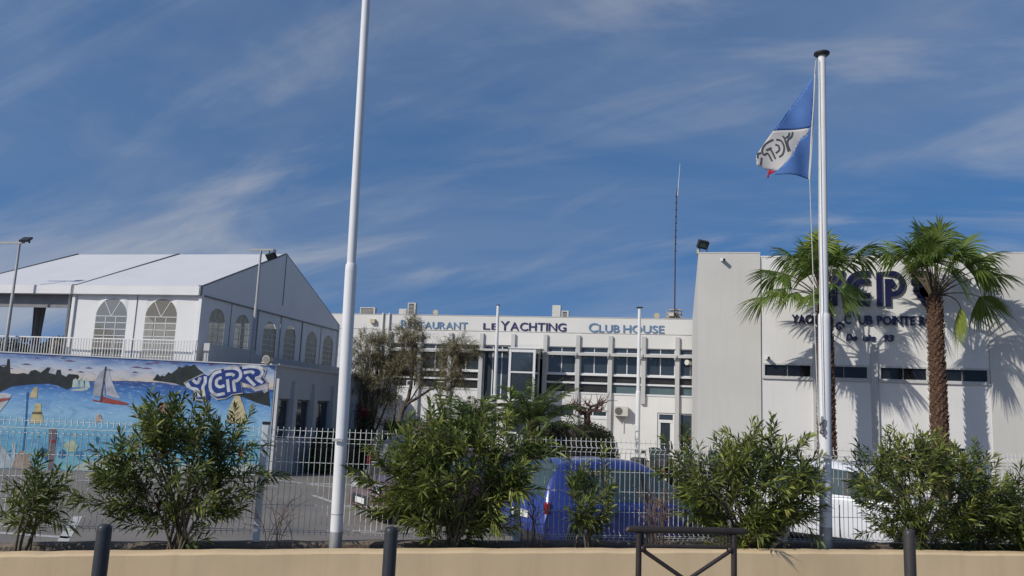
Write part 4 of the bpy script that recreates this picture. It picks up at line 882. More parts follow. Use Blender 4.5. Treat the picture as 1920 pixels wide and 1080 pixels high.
def twigs(label, s, h, n, seed, sp=.22):
    g = np.random.default_rng(seed); base = np.array(fp(s, .26, wtop(s) - .08)); t = thing('bare_twigs', label, 'dead shrub', tuple(base), group='bare shrubs in the planted strip'); m = MB()
    for i in range(n):
        b0 = base + np.array(FT) * g.normal() * .07 + np.array(FN) * g.normal() * .04; e = b0 + np.array(FT) * g.normal() * sp + np.array(FN) * g.normal() * .1 + np.array([0, 0, h * g.uniform(.55, 1)])
        c = bez(b0, b0 + np.array([0, 0, h * .5]) + (e - b0) * .1, e, 8); m.tube([tuple(p) for p in c], [.0045 - .0004 * k for k in range(8)], 4, cap=False)
        for k in range(4):
            i0 = g.integers(2, 7); d = nrm(g.normal(size=3) * .7 + np.array([0, 0, .8])) * g.uniform(.06, .18); m.tube([tuple(c[i0]), tuple(c[i0] + d * .6), tuple(c[i0] + d + g.normal(size=3) * .015)], [.003, .002, .0012], 4, cap=False)
    m.build('twig', M_['deadtwig'], t, recalc=False)
twigs('bare brown twigs just left of the tall left flagpole', -.27, .58, 9, 31)
twigs('tangle of dead reddish twigs behind the barrier', 3.30, .70, 26, 32, .17)
twigs('few dry twigs in front of the blue car rear', 2.05, .62, 14, 33, .16)

# ------------------------------------------------------------------ fan palms
def fan_frond(az, el, pet, blade, droop, g, twist=0.0, nseg=30, spread=80, tone=.5):
    """returns petiole tube points and blade mesh pieces in palm-local coordinates (crown base at origin)"""
    h = np.array([math.cos(az), math.sin(az), 0.]); z = np.array([0, 0, 1.])
    p0 = h * .10; pts = []; e = el; p = p0.copy(); n = 8
    for i in range(n + 1):
        pts.append(p.copy()); d = h * math.cos(e) + z * math.sin(e); p = p + d * pet / n; e -= droop / n
    d = h * math.cos(e) + z * math.sin(e); hast = pts[-1]
    side = np.cross(z, h); nb = np.cross(d, side); nb = nb / np.linalg.norm(nb)
    side = side * math.cos(twist) + nb * math.sin(twist); nb = np.cross(d, side)
    V, F, T = [], [], []
    dphi = R(spread) * 2 / nseg
    for k in range(nseg):
        ph = -R(spread) + dphi * (k + .5); L = blade * .98 * (0.72 + .28 * math.cos(ph * .8)) * g.uniform(.85, 1.08)
        dirn = d * math.cos(ph) + side * math.sin(ph)
        dirn = dirn - z * (.34 * abs(math.sin(ph)) ** 1.3)     # sides hang down
        dirn = dirn / np.linalg.norm(dirn); wv = np.cross(nb, dirn); wv /= np.linalg.norm(wv)
        prof = [(0, .004), (.25, .25 * L * math.tan(dphi / 2) * 1.05), (.45, .45 * L * math.tan(dphi / 2) * 1.0), (.62, .030), (.76, .021), (.89, .012), (1.0, .003)]
        b = len(V); sag = g.uniform(.22, .62) + .18 * abs(math.sin(ph))
        for r_, w in prof:
            q = hast + dirn * r_ * L - z * (sag * L * max(0, r_ - .38) ** 1.5 * 1.6)
            fold = nb * w * (.55 if r_ > .2 else .3)
            V += [q - wv * w, q + fold * 0.8, q + wv * w]
        for i in range(len(prof) - 1):
            a = b + i * 3; F += [(a, a + 1, a + 4, a + 3), (a + 1, a + 2, a + 5, a + 4)]
        T += [tone + g.normal() * .09] * (len(prof) * 3)
    return pts, V, F, T
def fan_palm(label, loc, h, r0, fronds, seed):
    g = np.random.default_rng(seed); t = thing('fan_palm', label, 'palm tree', loc, group='fan palms by the hall')
    m = MB(); n = 18; rings = 40; vs = []
    for i in range(rings + 1):
        u = i / rings; r_ = r0 * (1.12 - .22 * u + (.25 * max(0, .1 - u) * 4)) ; r_ = r_ * (1 if u < .93 else 1 - (u - .93) * 3.2)
        for k in range(n):
            q = 2 * math.pi * k / n; rr = r_ * (1 + .07 * math.sin(k * 5 + i * 2.3) + g.uniform(-.05, .05)); vs.append((rr * math.cos(q), rr * math.sin(q), h * u))
    m.add(vs, [(i * n + k, i * n + (k + 1) % n, (i + 1) * n + (k + 1) % n, (i + 1) * n + k) for i in range(rings) for k in range(n)], False)
    m.build('trunk', M_['palmtrunk'], t, local=True)
    bt = MB()
    for i in range(int(h / .085)):                            # cut leaf bases in a spiral
        for k in range(9):
            q = k * 2 * math.pi / 9 + i * 2.4 + g.uniform(-.15, .15); zz = i * .085 + g.uniform(-.03, .03)
            u = zz / h; rr = r0 * (1.10 - .22 * u) * (1 if u < .93 else 1 - (u - .93) * 3)
            o = Vector((math.cos(q), math.sin(q), 0)); s_ = Vector((-math.sin(q), math.cos(q), 0)); b = o * rr * .93 + Vector((0, 0, zz)); w = g.uniform(.035, .07); l = g.uniform(.06, .13)
            tip = b + o * l * g.uniform(.45, .8) + Vector((0, 0, l))
            bt.add([b - s_ * w, b + s_ * w, b + o * .05 + Vector((0, 0, .02)), tip - s_ * w * .35, tip + s_ * w * .35], [(0, 2, 3), (2, 4, 3), (2, 1, 4), (0, 3, 4, 1)])
    bt.build('leaf_base', M_['palmboot'], t, local=True, recalc=False)
    fronds = list(fronds) + [(g.uniform(50, 250), g.uniform(66, 88), g.uniform(.9, 1.35), .9, g.uniform(5, 18), g.uniform(.35, .8)) for _ in range(5)]
    for az, el, pet, bl, dr, tone in fronds:
        pts, V, F, T = fan_frond(R(az), R(min(88, el + 7)), pet, bl, R(dr), g, g.normal() * .55, tone=tone)
        pm_ = MB(); pm_.tube([tuple(p) for p in pts], [.026 - .0018 * i for i in range(len(pts))], 6)
        pp = pm_.build('frond_stalk', M_['oleanderstem'], t, local=True); pp.location = (0, 0, h - .05)
        me = bpy.data.meshes.new('frond'); me.from_pydata([tuple(p) for p in V], [], F)
        at = me.attributes.new('tint', 'FLOAT', 'POINT'); at.data.foreach_set('value', [min(1, max(0, q)) for q in T]); me.materials.append(M_['fan']); me.update()
        fo = bpy.data.objects.new('frond', me); link(fo, t); fo.location = (0, 0, h - .05)
    return t
# (azimuth: 0 = right along the wall, 270 = towards the camera; elevation; stalk; blade; droop; tone)
FR_R = [(176, 80, 1.7, 1.0, 8, .45), (172, 62, 1.45, 1.0, 20, .62), (184, 54, 1.6, 1.0, 24, .5), (235, 50, 1.1, .95, 34, .4), (250, 70, 1.3, .95, 22, .55),
        (272, 84, 1.45, 1.0, 6, .6), (300, 80, 1.6, 1.05, 8, .8), (320, 52, 1.15, .95, 38, .35), (345, 68, 1.45, 1.0, 24, .5), (2, 48, 1.6, 1.0, 26, .45), (6, 30, 1.6, 1.05, 28, .35), (354, 4, .75, 1.0, 95, .9),
        (285, 42, .95, .9, 40, .3), (110, 86, 1.65, 1.0, 5, .5), (95, 66, .9, .85, 40, .35), (140, 82, 1.7, 1.0, 6, .45), (60, 78, 1.4, .95, 16, .4), (28, 64, 1.4, .95, 26, .45), (212, 66, 1.35, 1.0, 24, .5), (310, 64, 1.15, .95, 26, .6), (262, 58, 1.1, .95, 34, .42), (12, 12, 1.25, 1.0, 40, .3), (335, 44, 1.2, .95, 38, .4), (280, 66, 1.15, 1.0, 26, .5)]
fan_palm('fan palm with thick shaggy trunk right of the flag pole', (7.20, 25.35, 0), 6.28, .215, FR_R, 41)
FR_L = [(348, 40, .42, .8, 40, .4), (182, 62, 1.5, 1.0, 24, .5), (174, 38, 1.5, 1.0, 28, .45), (187, 2, 1.6, 1.0, 16, .5), (198, 42, 1.25, .95, 32, .4), (225, 66, 1.25, .95, 24, .5), (255, 84, 1.5, 1.0, 6, .95), (205, 84, 1.55, 1.05, 5, .95), (290, 72, 1.15, .95, 24, .3),
        (354, 60, 1.55, 1.05, 22, .5), (250, 20, .8, .85, 46, .55), (270, 34, .95, .85, 44, .3), (100, 85, 1.4, 1.0, 6, .35), (60, 78, 1.2, .95, 16, .35), (140, 70, 1.3, .95, 24, .45), (212, 18, 1.0, .9, 38, .45), (240, 52, 1.15, .95, 30, .5), (165, 76, 1.4, 1.0, 14, .4), (270, 62, 1.15, .95, 28, .45), (192, 24, 1.15, .95, 34, .5), (310, 70, 1.2, .95, 24, .4)]
fan_palm('fan palm half hidden behind the flag pole', (4.14, 25.35, 0), 6.12, .235, FR_L, 42)

# ------------------------------------------------------------------ date palms in front of the clubhouse
def date_palm(label, loc, h, n, L, seed, arch=1.0):
    g = np.random.default_rng(seed); t = thing('date_palm', label, 'palm tree', loc, group='low date palms')
    m = MB(); m.tube([(0, 0, 0), (0, 0, h * .5), (0, 0, h)], [.26, .24, .17], 12); m.build('trunk', M_['palmtrunk'], t, local=True)
    for k in range(n):
        az = k * 2.39996 + g.normal() * .15; el = R(86 - 62 * (k / n) ** 1.0 + g.normal() * 5); l = L * g.uniform(.85, 1.1); hh = np.array([math.cos(az), math.sin(az), 0.]); z = np.array([0, 0, 1.])
        p = np.array([0, 0, h]) + hh * .08; pts = []; e = el; N = 14
        for i in range(N + 1): pts.append(p.copy()); p = p + (hh * math.cos(e) + z * math.sin(e)) * l / N; e -= R(arch * (3 + 6.5 * i / N))
        rk = MB(); rk.tube([tuple(q) for q in pts], [.022 * (1 - .85 * i / N) for i in range(N + 1)], 5); r_ = rk.build('frond_stalk', M_['oleanderstem'], t, local=True)
        P, D, LL = [], [], []; pa = np.array(pts); side = np.cross(z, hh)
        M2 = 44
        for j in range(M2):
            u = .12 + .88 * j / M2; x = u * N; i = min(int(x), N - 1); q = pa[i] * (1 - x + i) + pa[i + 1] * (x - i); ax = nrm(pa[i + 1] - pa[i]); up = np.cross(side, ax)
            for sg in (-1, 1): P.append(q); D.append(ax * .75 + side * sg * .8 - up * g.uniform(-.45, .1)); LL.append(.38 * math.sin(math.pi * min(.95, .18 + .8 * u)) ** .6)
        n_ = len(P); tone = g.uniform(.3, .95); P = np.array(P) + np.array(loc); 
        leaf_object('frond', M_['date'], t, P, np.array(D), np.array(LL), np.full(n_, .036), tone + g.normal(size=n_) * .08, droop=.12, seed=seed + k)
    return t
date_palm('date palm with arching fronds left of the thin white mast', (-7.9, 30.2, 0), 1.6, 40, 2.1, 51, 1.15)
date_palm('date palm with upright fronds in front of the clubhouse porch', (-5.5, 30.0, 0), 1.85, 36, 2.3, 52, .85)

# ------------------------------------------------------------------ tamarisks: gnarled limbs and feathery tufts
def tamarisk(name, label, limbs, tufts, seed, lm='tamarisk', lsz=(.16, .014), dens=1.3, loc=(0, 0, 0), cat='tree', group=None, droop=.3, k_=.91):
    sc = lambda p: np.array([p[0] * k_, p[1] * k_, max(0.0, 2.3 + (p[2] - 2.3) * k_) if p[2] > 0 else 0.0])
    limbs = [([tuple(sc(p)) for p in pts], a_ * k_, b_ * k_) for pts, a_, b_ in limbs]; tufts = [(tuple(sc(c)), tuple(np.array(r_) * k_ * 1.3), n_, tuple(sc(s_))) for c, r_, n_, s_ in tufts]; loc = tuple(sc(loc))
    g = np.random.default_rng(seed); t = thing(name, label, cat, loc, group=group); lo = np.array(loc)
    m = MB()
    for pts, r0, r1 in limbs:
        p = np.array(pts, float); n = len(p); q = []
        for i in range(n - 1):
            for k in range(5):
                u = k / 5; a = p[max(i - 1, 0)]; b = p[i]; c = p[i + 1]; d = p[min(i + 2, n - 1)]
                q.append(.5 * ((2 * b) + (c - a) * u + (2 * a - 5 * b + 4 * c - d) * u * u + (3 * b - a - 3 * c + d) * u ** 3) + g.normal(size=3) * .012)
        q.append(p[-1]); N = len(q); m.tube([tuple(k) for k in q], [.7 * (r0 + (r1 - r0) * i / (N - 1)) for i in range(N)], 8)
    P, D, T = [], [], []; tw = MB()
    for c, rad, num, src in tufts:
        c = np.array(c, float); rad = np.array(rad, float); src = np.array(src, float)
        for e in range(int(num * dens)):
            q = g.normal(size=3); q /= np.linalg.norm(q); end = c + q * rad * g.uniform(.2, 1) ** .6
            b0 = src + (c - src) * g.uniform(.1, .8) + g.normal(size=3) * rad * .12
            cur = bez(b0, (b0 + end) / 2 + np.array([0, 0, .12]), end, 7)
            tw.tube([tuple(k) for k in cur], [.011, .010, .009, .007, .005, .004, .003], 4, cap=False)
            tone = g.uniform(0, 1)
            for s_ in range(7):
                d0 = nrm(nrm(end - b0) + g.normal(size=3) * .8); ln = g.uniform(.35, .8)
                for j in range(16):
                    u = j / 16; p = end + d0 * ln * (u - .35) - np.array([0, 0, 1]) * .18 * u * u * ln; P.append(p); D.append(d0 + g.normal(size=3) * .75); T.append(tone * .8 + g.normal() * .16)
    m.build('trunk', M_['bark'], t, recalc=False); tw.build('twig', M_['bark'], t, recalc=False)
    n = len(P); leaf_object('crown', M_[lm], t, np.array(P), np.array(D), g.uniform(.6, 1.4, n) * lsz[0], g.uniform(.6, 1.4, n) * lsz[1], np.array(T), droop=droop, seed=seed)
    return t
a = (-13.5, 34, 0)
tamarisk('tamarisk_tree', 'dense feathery tamarisk immediately right of the tall left flagpole', [([(-13.6, 34, 0), (-13.5, 34, 1.4), (-13.3, 34, 2.6), (-13.5, 34.1, 4.2)], .13, .05), ([(-13.5, 34, 1.4), (-13.9, 33.8, 2.6), (-14.1, 33.8, 4.0)], .08, .04), ([(-13.45, 34, 1.0), (-13.0, 34.2, 2.4), (-12.8, 34.2, 3.6)], .08, .03)],
   [((-14.0, 34, 4.6), (.75, .8, .9), 46, (-13.8, 34, 3)), ((-13.2, 34, 4.9), (.6, .7, .8), 40, (-13.4, 34, 3.2)), ((-13.9, 33.8, 3.3), (.8, .8, 1.0), 44, (-13.7, 34, 2)), ((-13.0, 34.2, 3.5), (.5, .6, .9), 34, (-13.2, 34, 2.2)), ((-13.9, 34, 2.0), (.6, .6, .7), 18, (-13.6, 34, 1.2))], 61, loc=a)
tamarisk('tamarisk_tree', 'open tamarisk with dark leaning trunk and bent limb over the date palms', [([(-12.4, 34, 0), (-12.2, 34, 1.9), (-11.85, 34, 3.0), (-11.8, 34, 4.2), (-11.9, 34, 5.2)], .19, .05), ([(-12.0, 34, 2.45), (-11.3, 33.9, 2.9), (-10.6, 33.9, 3.3), (-10.0, 33.9, 3.2), (-9.6, 33.9, 3.8), (-9.5, 33.9, 4.6)], .10, .035), ([(-11.8, 34, 3.6), (-12.3, 34.2, 4.2), (-12.5, 34.2, 4.9)], .07, .03), ([(-12.1, 34, 2.2), (-11.5, 34.2, 3.3), (-11.2, 34.2, 4.2)], .06, .025)],
   [((-11.9, 34, 5.5), (.5, .6, .8), 40, (-11.85, 34, 4.4)), ((-11.9, 34, 4.3), (.65, .6, .6), 30, (-11.8, 34, 3.6)), ((-9.7, 33.9, 5.0), (.7, .6, .5), 34, (-9.6, 33.9, 4.3)), ((-9.9, 33.9, 4.2), (.6, .6, .6), 26, (-9.8, 33.9, 3.6)), ((-12.5, 34.2, 4.2), (.45, .5, .6), 16, (-12.3, 34.2, 3.9)), ((-9.9, 33.9, 3.5), (.6, .5, .4), 12, (-10, 33.9, 3.2)), ((-11.0, 34.1, 3.7), (.5, .5, .5), 8, (-11.4, 34.1, 3.4))], 62, loc=(-12.4, 34, 0))
# climber with red bracts on a post, pollarded bare tree, clipped hedges
def climber(label, x, y, h, seed, r_=.28, red=.25):
    g = np.random.default_rng(seed); t = thing('flowering_climber', label, 'climbing plant', (x, y, 0), group='red flowering climbers')
    part('stem', M_['bark'], t, lambda m: m.tube([(x, y, 0), (x + .04, y, h * .5), (x + .1, y, h), (x + .16, y, h + .75)], [.09, .08, .05, .02], 8))
    n = 2600; P = np.stack([x + g.normal(size=n) * r_ * .55, y + g.normal(size=n) * r_ * .55, g.uniform(.2, h, n)], 1); leaf_object('foliage', M_['hedge'], t, P, g.normal(size=(n, 3)), g.uniform(.06, .11, n), g.uniform(.03, .05, n), g.uniform(0, .6, n), seed=seed)
    n = 260; zz = np.where(g.uniform(size=n) < .5, g.normal(size=n) * .12 + h * .97, g.normal(size=n) * .14 + h * .55); P = np.stack([x + g.normal(size=n) * r_ * .5 - .05, y - .1 + g.normal(size=n) * r_ * .5, zz], 1)
    leaf_object('red_bracts', M_['redflower'], t, P, g.normal(size=(n, 3)), g.uniform(.06, .1, n), g.uniform(.05, .07, n), g.uniform(0, 1, n), seed=seed + 1)
climber('dark climber with red flowers near the tall left flagpole', -12.38, 30.3, 2.15, 71)
climber('dark climber with few red flowers left of the leaning trunk', -11.5, 31.0, 1.75, 72, .3)
def hedge(label, x0, x1, y0, y1, h, n, seed, name='clipped_hedge', round_=.35):
    g = np.random.default_rng(seed); t = thing(name, label, 'hedge', ((x0 + x1) / 2, (y0 + y1) / 2, 0))
    cx, cy = (x0 + x1) / 2, (y0 + y1) / 2; hx, hy = (x1 - x0) / 2, (y1 - y0) / 2
    cm_ = MB(); cm_.lathe([(.55, 0), (.8, h * .15), (.86, h * .55), (.7, h * .82), (.3, h * .93)], 20); cm_.v = [(cx + a * hx, cy + b * hy, c) for a, b, c in cm_.v]; cm_.build('branches', M_['bark'], t)
    q = g.normal(size=(n, 3)); q /= np.linalg.norm(q, axis=1)[:, None]; q = np.sign(q) * np.abs(q) ** .7; q[:, 2] = np.abs(q[:, 2]); rr = g.uniform(.82, 1.02, n)[:, None]
    P = np.array([cx, cy, 0]) + q * rr * np.array([hx, hy, h]); leaf_object('foliage', M_['hedge'], t, P, q + g.normal(size=(n, 3)) * .7, g.uniform(.06, .12, n), g.uniform(.035, .06, n), g.uniform(0, 1, n) ** 1.4, seed=seed)
hedge('dark clipped hedge under the gnarled bare tree by the clubhouse', -5.9, -2.45, 31.4, 33.2, 2.1, 12000, 81)
hedge('dark hedge against the grey side wall behind the fence', -12.7, -11.6, 25.6, 29.4, 1.45, 9000, 82)
hedge('low green shrubs under the tamarisks', -11.6, -8.4, 29.9, 31.6, 1.95, 9000, 83, 'low_shrubs')
def pollard(label, loc, seed):
    g = np.random.default_rng(seed); t = thing('pollarded_tree', label, 'tree', loc); x, y, _ = loc; m = MB()
    m.tube([(x, y, 0), (x + .05, y, 1.3), (x, y, 2.5)], [.16, .14, .13], 10)
    heads = []
    for k in range(11):
        az = k * 2.4; l = g.uniform(.4, .95); e = np.array([x + math.cos(az) * l, y + math.sin(az) * l * .7, 2.45 + g.uniform(.0, .4)])
        mid = np.array([x, y, 2.4]) * .5 + e * .5 + g.normal(size=3) * .12; m.tube([(x, y, 2.4), tuple(mid), tuple(e)], [.055, .04, .045], 8)
        m.tube([tuple(e - np.array([0, 0, .06])), tuple(e), tuple(e + np.array([0, 0, .07]))], [.03, .065, .03], 8)
        for j in range(6):
            d = nrm(g.normal(size=3) * .7 + np.array([math.cos(az) * .6, 0, .8])) * g.uniform(.25, .7); m.tube([tuple(e), tuple(e + d * .5 + g.normal(size=3) * .06), tuple(e + d)], [.022, .014, .006], 5)
    m.build('trunk', mat('pollard_bark', (0.105, 0.06, 0.05), 0.95, .25, 6, 1.0, 25), t, recalc=False)
pollard('gnarled bare pollarded tree above the clipped hedge', (-3.75, 32.2, 0), 91)
# plant and far trees seen past the tent
hedge('yellow green potted shrub on the terrace by the left lamp post', -23.4, -21.9, 25.2, 26.2, 1.0, 2500, 84, 'terrace_shrub')
bpy.data.objects['terrace_shrub'].location.z = 3.42
def faraway(label, c, rad, n, seed):
    g = np.random.default_rng(seed); t = thing('distant_tree', label, 'tree', (c[0], c[1], 0), group='distant trees'); part('trunk', M_['bark'], t, lambda m: m.tube([(c[0], c[1], 0), (c[0], c[1], c[2])], [.3, .2], 8))
    q = g.normal(size=(n, 3)); q /= np.linalg.norm(q, axis=1)[:, None]; P = np.array(c) + q * np.array(rad) * g.uniform(.3, 1.05, n)[:, None]; leaf_object('crown', M_['farleaf'], t, P, q + g.normal(size=(n, 3)), g.uniform(.4, .8, n), g.uniform(.2, .4, n), g.uniform(0, 1, n), seed=seed)
faraway('dark distant tree seen through the open tent bay', (-71, 85, 8.0), (3.4, 3, 2.6), 3000, 95)
faraway('distant tree low behind the terrace railing at far left', (-82, 86, 6.5), (4, 3, 2.5), 3000, 96)
# ------------------------------------------------------------------ wire mesh fence
fence = thing('wire_mesh_fence', 'white welded wire mesh fence with folded top along the car park', 'fence', fp(0, 0, 0), FA)
PS = [-5.42, -2.96, -0.50, 1.96, 4.42, 6.88, 9.34]
wp = [(1.085, 0), (1.115, 0), (1.14, -.055), (1.165, 0), (1.955, 0), (1.99, -.06), (2.015, 0), (2.085, 0)]
vm = MB().tube([(0, o, z) for z, o in wp], .0033, 4); first = None
for a, b in zip(PS[:-1], PS[1:]):
    def hz(m):
        for z, o in ((1.115, .004), (1.14, -.051), (1.36, .004), (1.56, .004), (1.755, .004), (1.945, .004), (2.052, .004), (1.99, -.056)):
            m.tube([(a + .03, o, z), (b - .03, o, z)], .0029, 4)
    pn = part('mesh_panel', M_['wire'], fence, hz, local=True)
    n = 46
    for i in range(n):
        s = a + .06 + (b - a - .12) * i / (n - 1)
        if first is None: first = vm.build('upright_wire', M_['wire'], pn, local=True); first.location = (s, 0, 0)
        else: instance(first, pn, (s, 0, 0))
for s in PS:
    p = part('post', M_['polewhite'], fence, lambda m: m.box(s - .03, s + .03, -.03, .03, .95, 2.10), local=True, bevel=.006)
    MB().box(s - .033, s + .033, -.033, .033, 2.10, 2.125).build('cap', M_['black'], p, local=True)
# ------------------------------------------------------------------ flagpoles
def pole(label, foot, tip, zs, r0, r1, ztop, cap, rust=None):
    t = thing('flagpole', label, 'flagpole', foot, group='white flagpoles'); f = Vector(foot); d = (Vector(tip) - f).normalized()
    at = lambda z: f + d * ((z - f.z) / d.z)
    part('lower_pole', M_['polewhite'], t, lambda m: m.tube([at(foot[2] - .05), at(zs - .06), at(zs), at(zs + .02)], [r0, r0, r0 * .96, r1], 20))
    part('upper_pole', M_['polewhite'], t, lambda m: m.tube([at(zs + .02), at(ztop)], [r1, r1 * .86], 20))
    if rust: part('base_sleeve', M_['galv'], t, lambda m: m.tube([at(foot[2] - .05), at(rust)], r0 * 1.02, 20))
    if rust: part('joint_ring', M_['seam'], t, lambda m: m.tube([at(rust + .15), at(rust + .156)], r0 * 1.012, 20)); part('cleat', M_['galv'], t, lambda m: (m.box(at(2.0).x - .05, at(2.0).x + .05, at(2.0).y - r0 - .04, at(2.0).y - r0 - .02, 1.98, 2.0), m.box(at(2.0).x - .012, at(2.0).x + .012, at(2.0).y - r0 - .022, at(2.0).y - r0 + .01, 1.975, 2.005)))
    if cap: part('cap', M_['black'], t, lambda m: m.tube([at(ztop - .01), at(ztop + .01), at(ztop + .025), at(ztop + .035)], [cap * .75, cap, cap, cap * .6], 20))
    return at
pole('tall white flagpole running out of the top of the picture', fp(.24, .3, 1.0), fp(.15, .3, 6.37), 3.64, .056, .043, 10.5, .07, rust=1.17)
rp = pole('white flagpole with black cap flying the blue and white flag', fp(5.08, .3, 1.05), fp(5.14, .3, 6.37), 3.46, .062, .046, 6.37, .085, rust=1.30)
pole('thin white mast in front of the clubhouse porch', (-7.82, 33.4, 0), (-7.86, 33.4, 6.85), 3.05, .10, .075, 6.88, .09)
pole('thin white mast right of the wall air conditioner', (-1.81, 33.4, 0), (-1.81, 33.4, 6.85), 3.4, .10, .075, 6.86, .15)
# halyard ropes
t = thing('halyard', 'thin pale rope hanging beside the flag pole from flag to cleat', 'rope', fp(5.03, .3, 2.3))
q1 = fp(5.05, .3, 6.15); q2 = fp(4.97, .3, 4.92); mid = [fp(4.965 + .05 * u, .31, 4.92 - 2.6 * u) for u in (0, .25, .5, .75, 1)]
part('flag_rope', M_['rope'], t, lambda m: m.tube([fp(5.07, .3, 6.30), q1] + [fp(5.05 - .08 * u + .012 * math.sin(u * 3.14), .3, 6.15 - 1.23 * u) for u in (.2, .4, .6, .8, 1)], .005, 5))
part('down_rope', M_['rope'], t, lambda m: m.tube(mid, .005, 5)); part('return_rope', M_['rope'], t, lambda m: m.tube([fp(5.085, .33, 6.3), fp(5.03, .36, 4.3), fp(5.035, .37, 2.3)], .005, 5))
part('cleat', M_['galv'], t, lambda m: m.tube([fp(5.02, .36, 2.26), fp(5.02, .38, 2.40)], .014, 6)); part('rope_coil', M_['deadtwig'], t, lambda m: [m.tube([fp(5.02 + .02 * math.cos(k), .37 + .01 * math.sin(k), 2.36 - .012 * k) for k in range(14)], .010, 5)])
# ------------------------------------------------------------------ flag
FLO = Vector((1.41, 8.84, 0)); YW = R(12.3); FD = Vector((math.cos(YW), math.sin(YW), 0)); FB = Vector((math.sin(YW), -math.cos(YW), 0))
flag = thing('club_flag', 'blue and white club flag hanging slack with reversed dark logo', 'flag', (1.33, 8.82, 5.0))
def flp(a, z, d=0.0):
    w = .018 * math.sin(9 * a + 2.2 * z) * min(1, abs(a) * 5) + .010 * math.sin(15 * a - 5 * z) + .012 * math.sin(6.0 * z + 14 * a) * min(1, abs(a) * 4)
    q = FLO + FD * a + FB * (w + d); return Vector((q.x, q.y, z))
def cloth(name, mt, poly, d=0.0, levels=4):
    bm = bmesh.new(); f = bm.faces.new([bm.verts.new((a, 0, b)) for a, b in poly]); bmesh.ops.triangulate(bm, faces=[f])
    for _ in range(levels):
        es = [e for e in bm.edges if e.calc_length() > .035]
        if not es: break
        bmesh.ops.subdivide_edges(bm, edges=es, cuts=1, use_grid_fill=False); bmesh.ops.triangulate(bm, faces=[f for f in bm.faces if len(f.verts) > 3])
    for v in bm.verts: v.co = flp(v.co.x, v.co.z, d) - flag.location
    me = bpy.data.meshes.new(name); bm.normal_update(); bm.to_mesh(me); bm.free(); me.polygons.foreach_set('use_smooth', [True] * len(me.polygons)); me.materials.append(mt)
    o = bpy.data.objects.new(name, me); link(o, flag)
    sd = o.modifiers.new('thickness', 'SOLIDIFY'); sd.thickness = .003; sd.offset = 0
    return o
FLG = {'up': [(-0.024, 6.122), (-0.099, 6.014), (-0.177, 5.891), (-0.254, 5.775), (-0.332, 5.653), (-0.416, 5.538), (-0.497, 5.448), (-0.092, 5.508), (-0.064, 5.538), (-0.063, 5.633), (-0.045, 5.793), (-0.03, 5.969)],
'white': [(-0.497, 5.448), (-0.092, 5.508), (-0.108, 5.441), (-0.23, 5.35), (-0.292, 5.182), (-0.384, 5.069), (-0.459, 5.004), (-0.49, 5.022), (-0.52, 5.014), (-0.55, 5.034), (-0.58, 5.028), (-0.61, 5.05), (-0.668, 5.057), (-0.655, 5.09), (-0.672, 5.12), (-0.66, 5.14), (-0.675, 5.166), (-0.592, 5.302)],
'low': [(-0.092, 5.508), (-0.064, 5.538), (-0.101, 4.934), (-0.235, 4.96), (-0.37, 4.969), (-0.482, 4.964), (-0.459, 5.004), (-0.384, 5.069), (-0.292, 5.182), (-0.23, 5.35), (-0.108, 5.441)],
'red': [(-0.534, 5.019), (-0.459, 5.004), (-0.501, 4.979), (-0.527, 4.97), (-0.538, 4.931), (-0.556, 4.93), (-0.546, 4.985)]}
cloth('blue_field', M_['flagblue'], FLG['up']); cloth('white_band', M_['flagwhite'], FLG['white']); cloth('blue_field', M_['flagblue'], FLG['low']); cloth('red_tatter', M_['flagred'], FLG['red'], .004)
LG = {'letter_y': [[(-0.274, 5.458), (-0.29, 5.402), (-0.343, 5.337), (-0.318, 5.229)], [(-0.395, 5.397), (-0.372, 5.367), (-0.338, 5.22)], [(-0.312, 5.448), (-0.323, 5.408), (-0.362, 5.375)]],
      'letter_c': [[(-0.463, 5.355), (-0.411, 5.342), (-0.38, 5.273), (-0.394, 5.194), (-0.431, 5.161)], [(-0.471, 5.3), (-0.437, 5.286), (-0.43, 5.239), (-0.465, 5.206)]],
      'letter_p': [[(-0.493, 5.354), (-0.569, 5.311), (-0.61, 5.239), (-0.59, 5.185), (-0.547, 5.203), (-0.500, 5.12)], [(-0.509, 5.267), (-0.565, 5.235), (-0.517, 5.245), (-0.467, 5.144)]],
      'letter_r': [[(-0.620, 5.205), (-0.655, 5.190), (-0.663, 5.14)], [(-0.615, 5.153), (-0.626, 5.065)]]}
for k, ps in LG.items():
    for p in ps:
        poly = ribbon(p, .0175, steps=4); n = len(poly) // 2; m = MB()
        for d in (.006, -.006): m.add([flp(a, b, d) for a, b in poly], [(i, i + 1, 2 * n - 2 - i, 2 * n - 1 - i) for i in range(n - 1)])
        m.build(k, M_['flagink'], flag, recalc=False)
part('hoist_tape', M_['rope'], flag, lambda m: m.tube([flp(-.02, 6.13), flp(-.035, 5.9), flp(-.06, 5.55), flp(-.098, 4.93)], .009, 6))
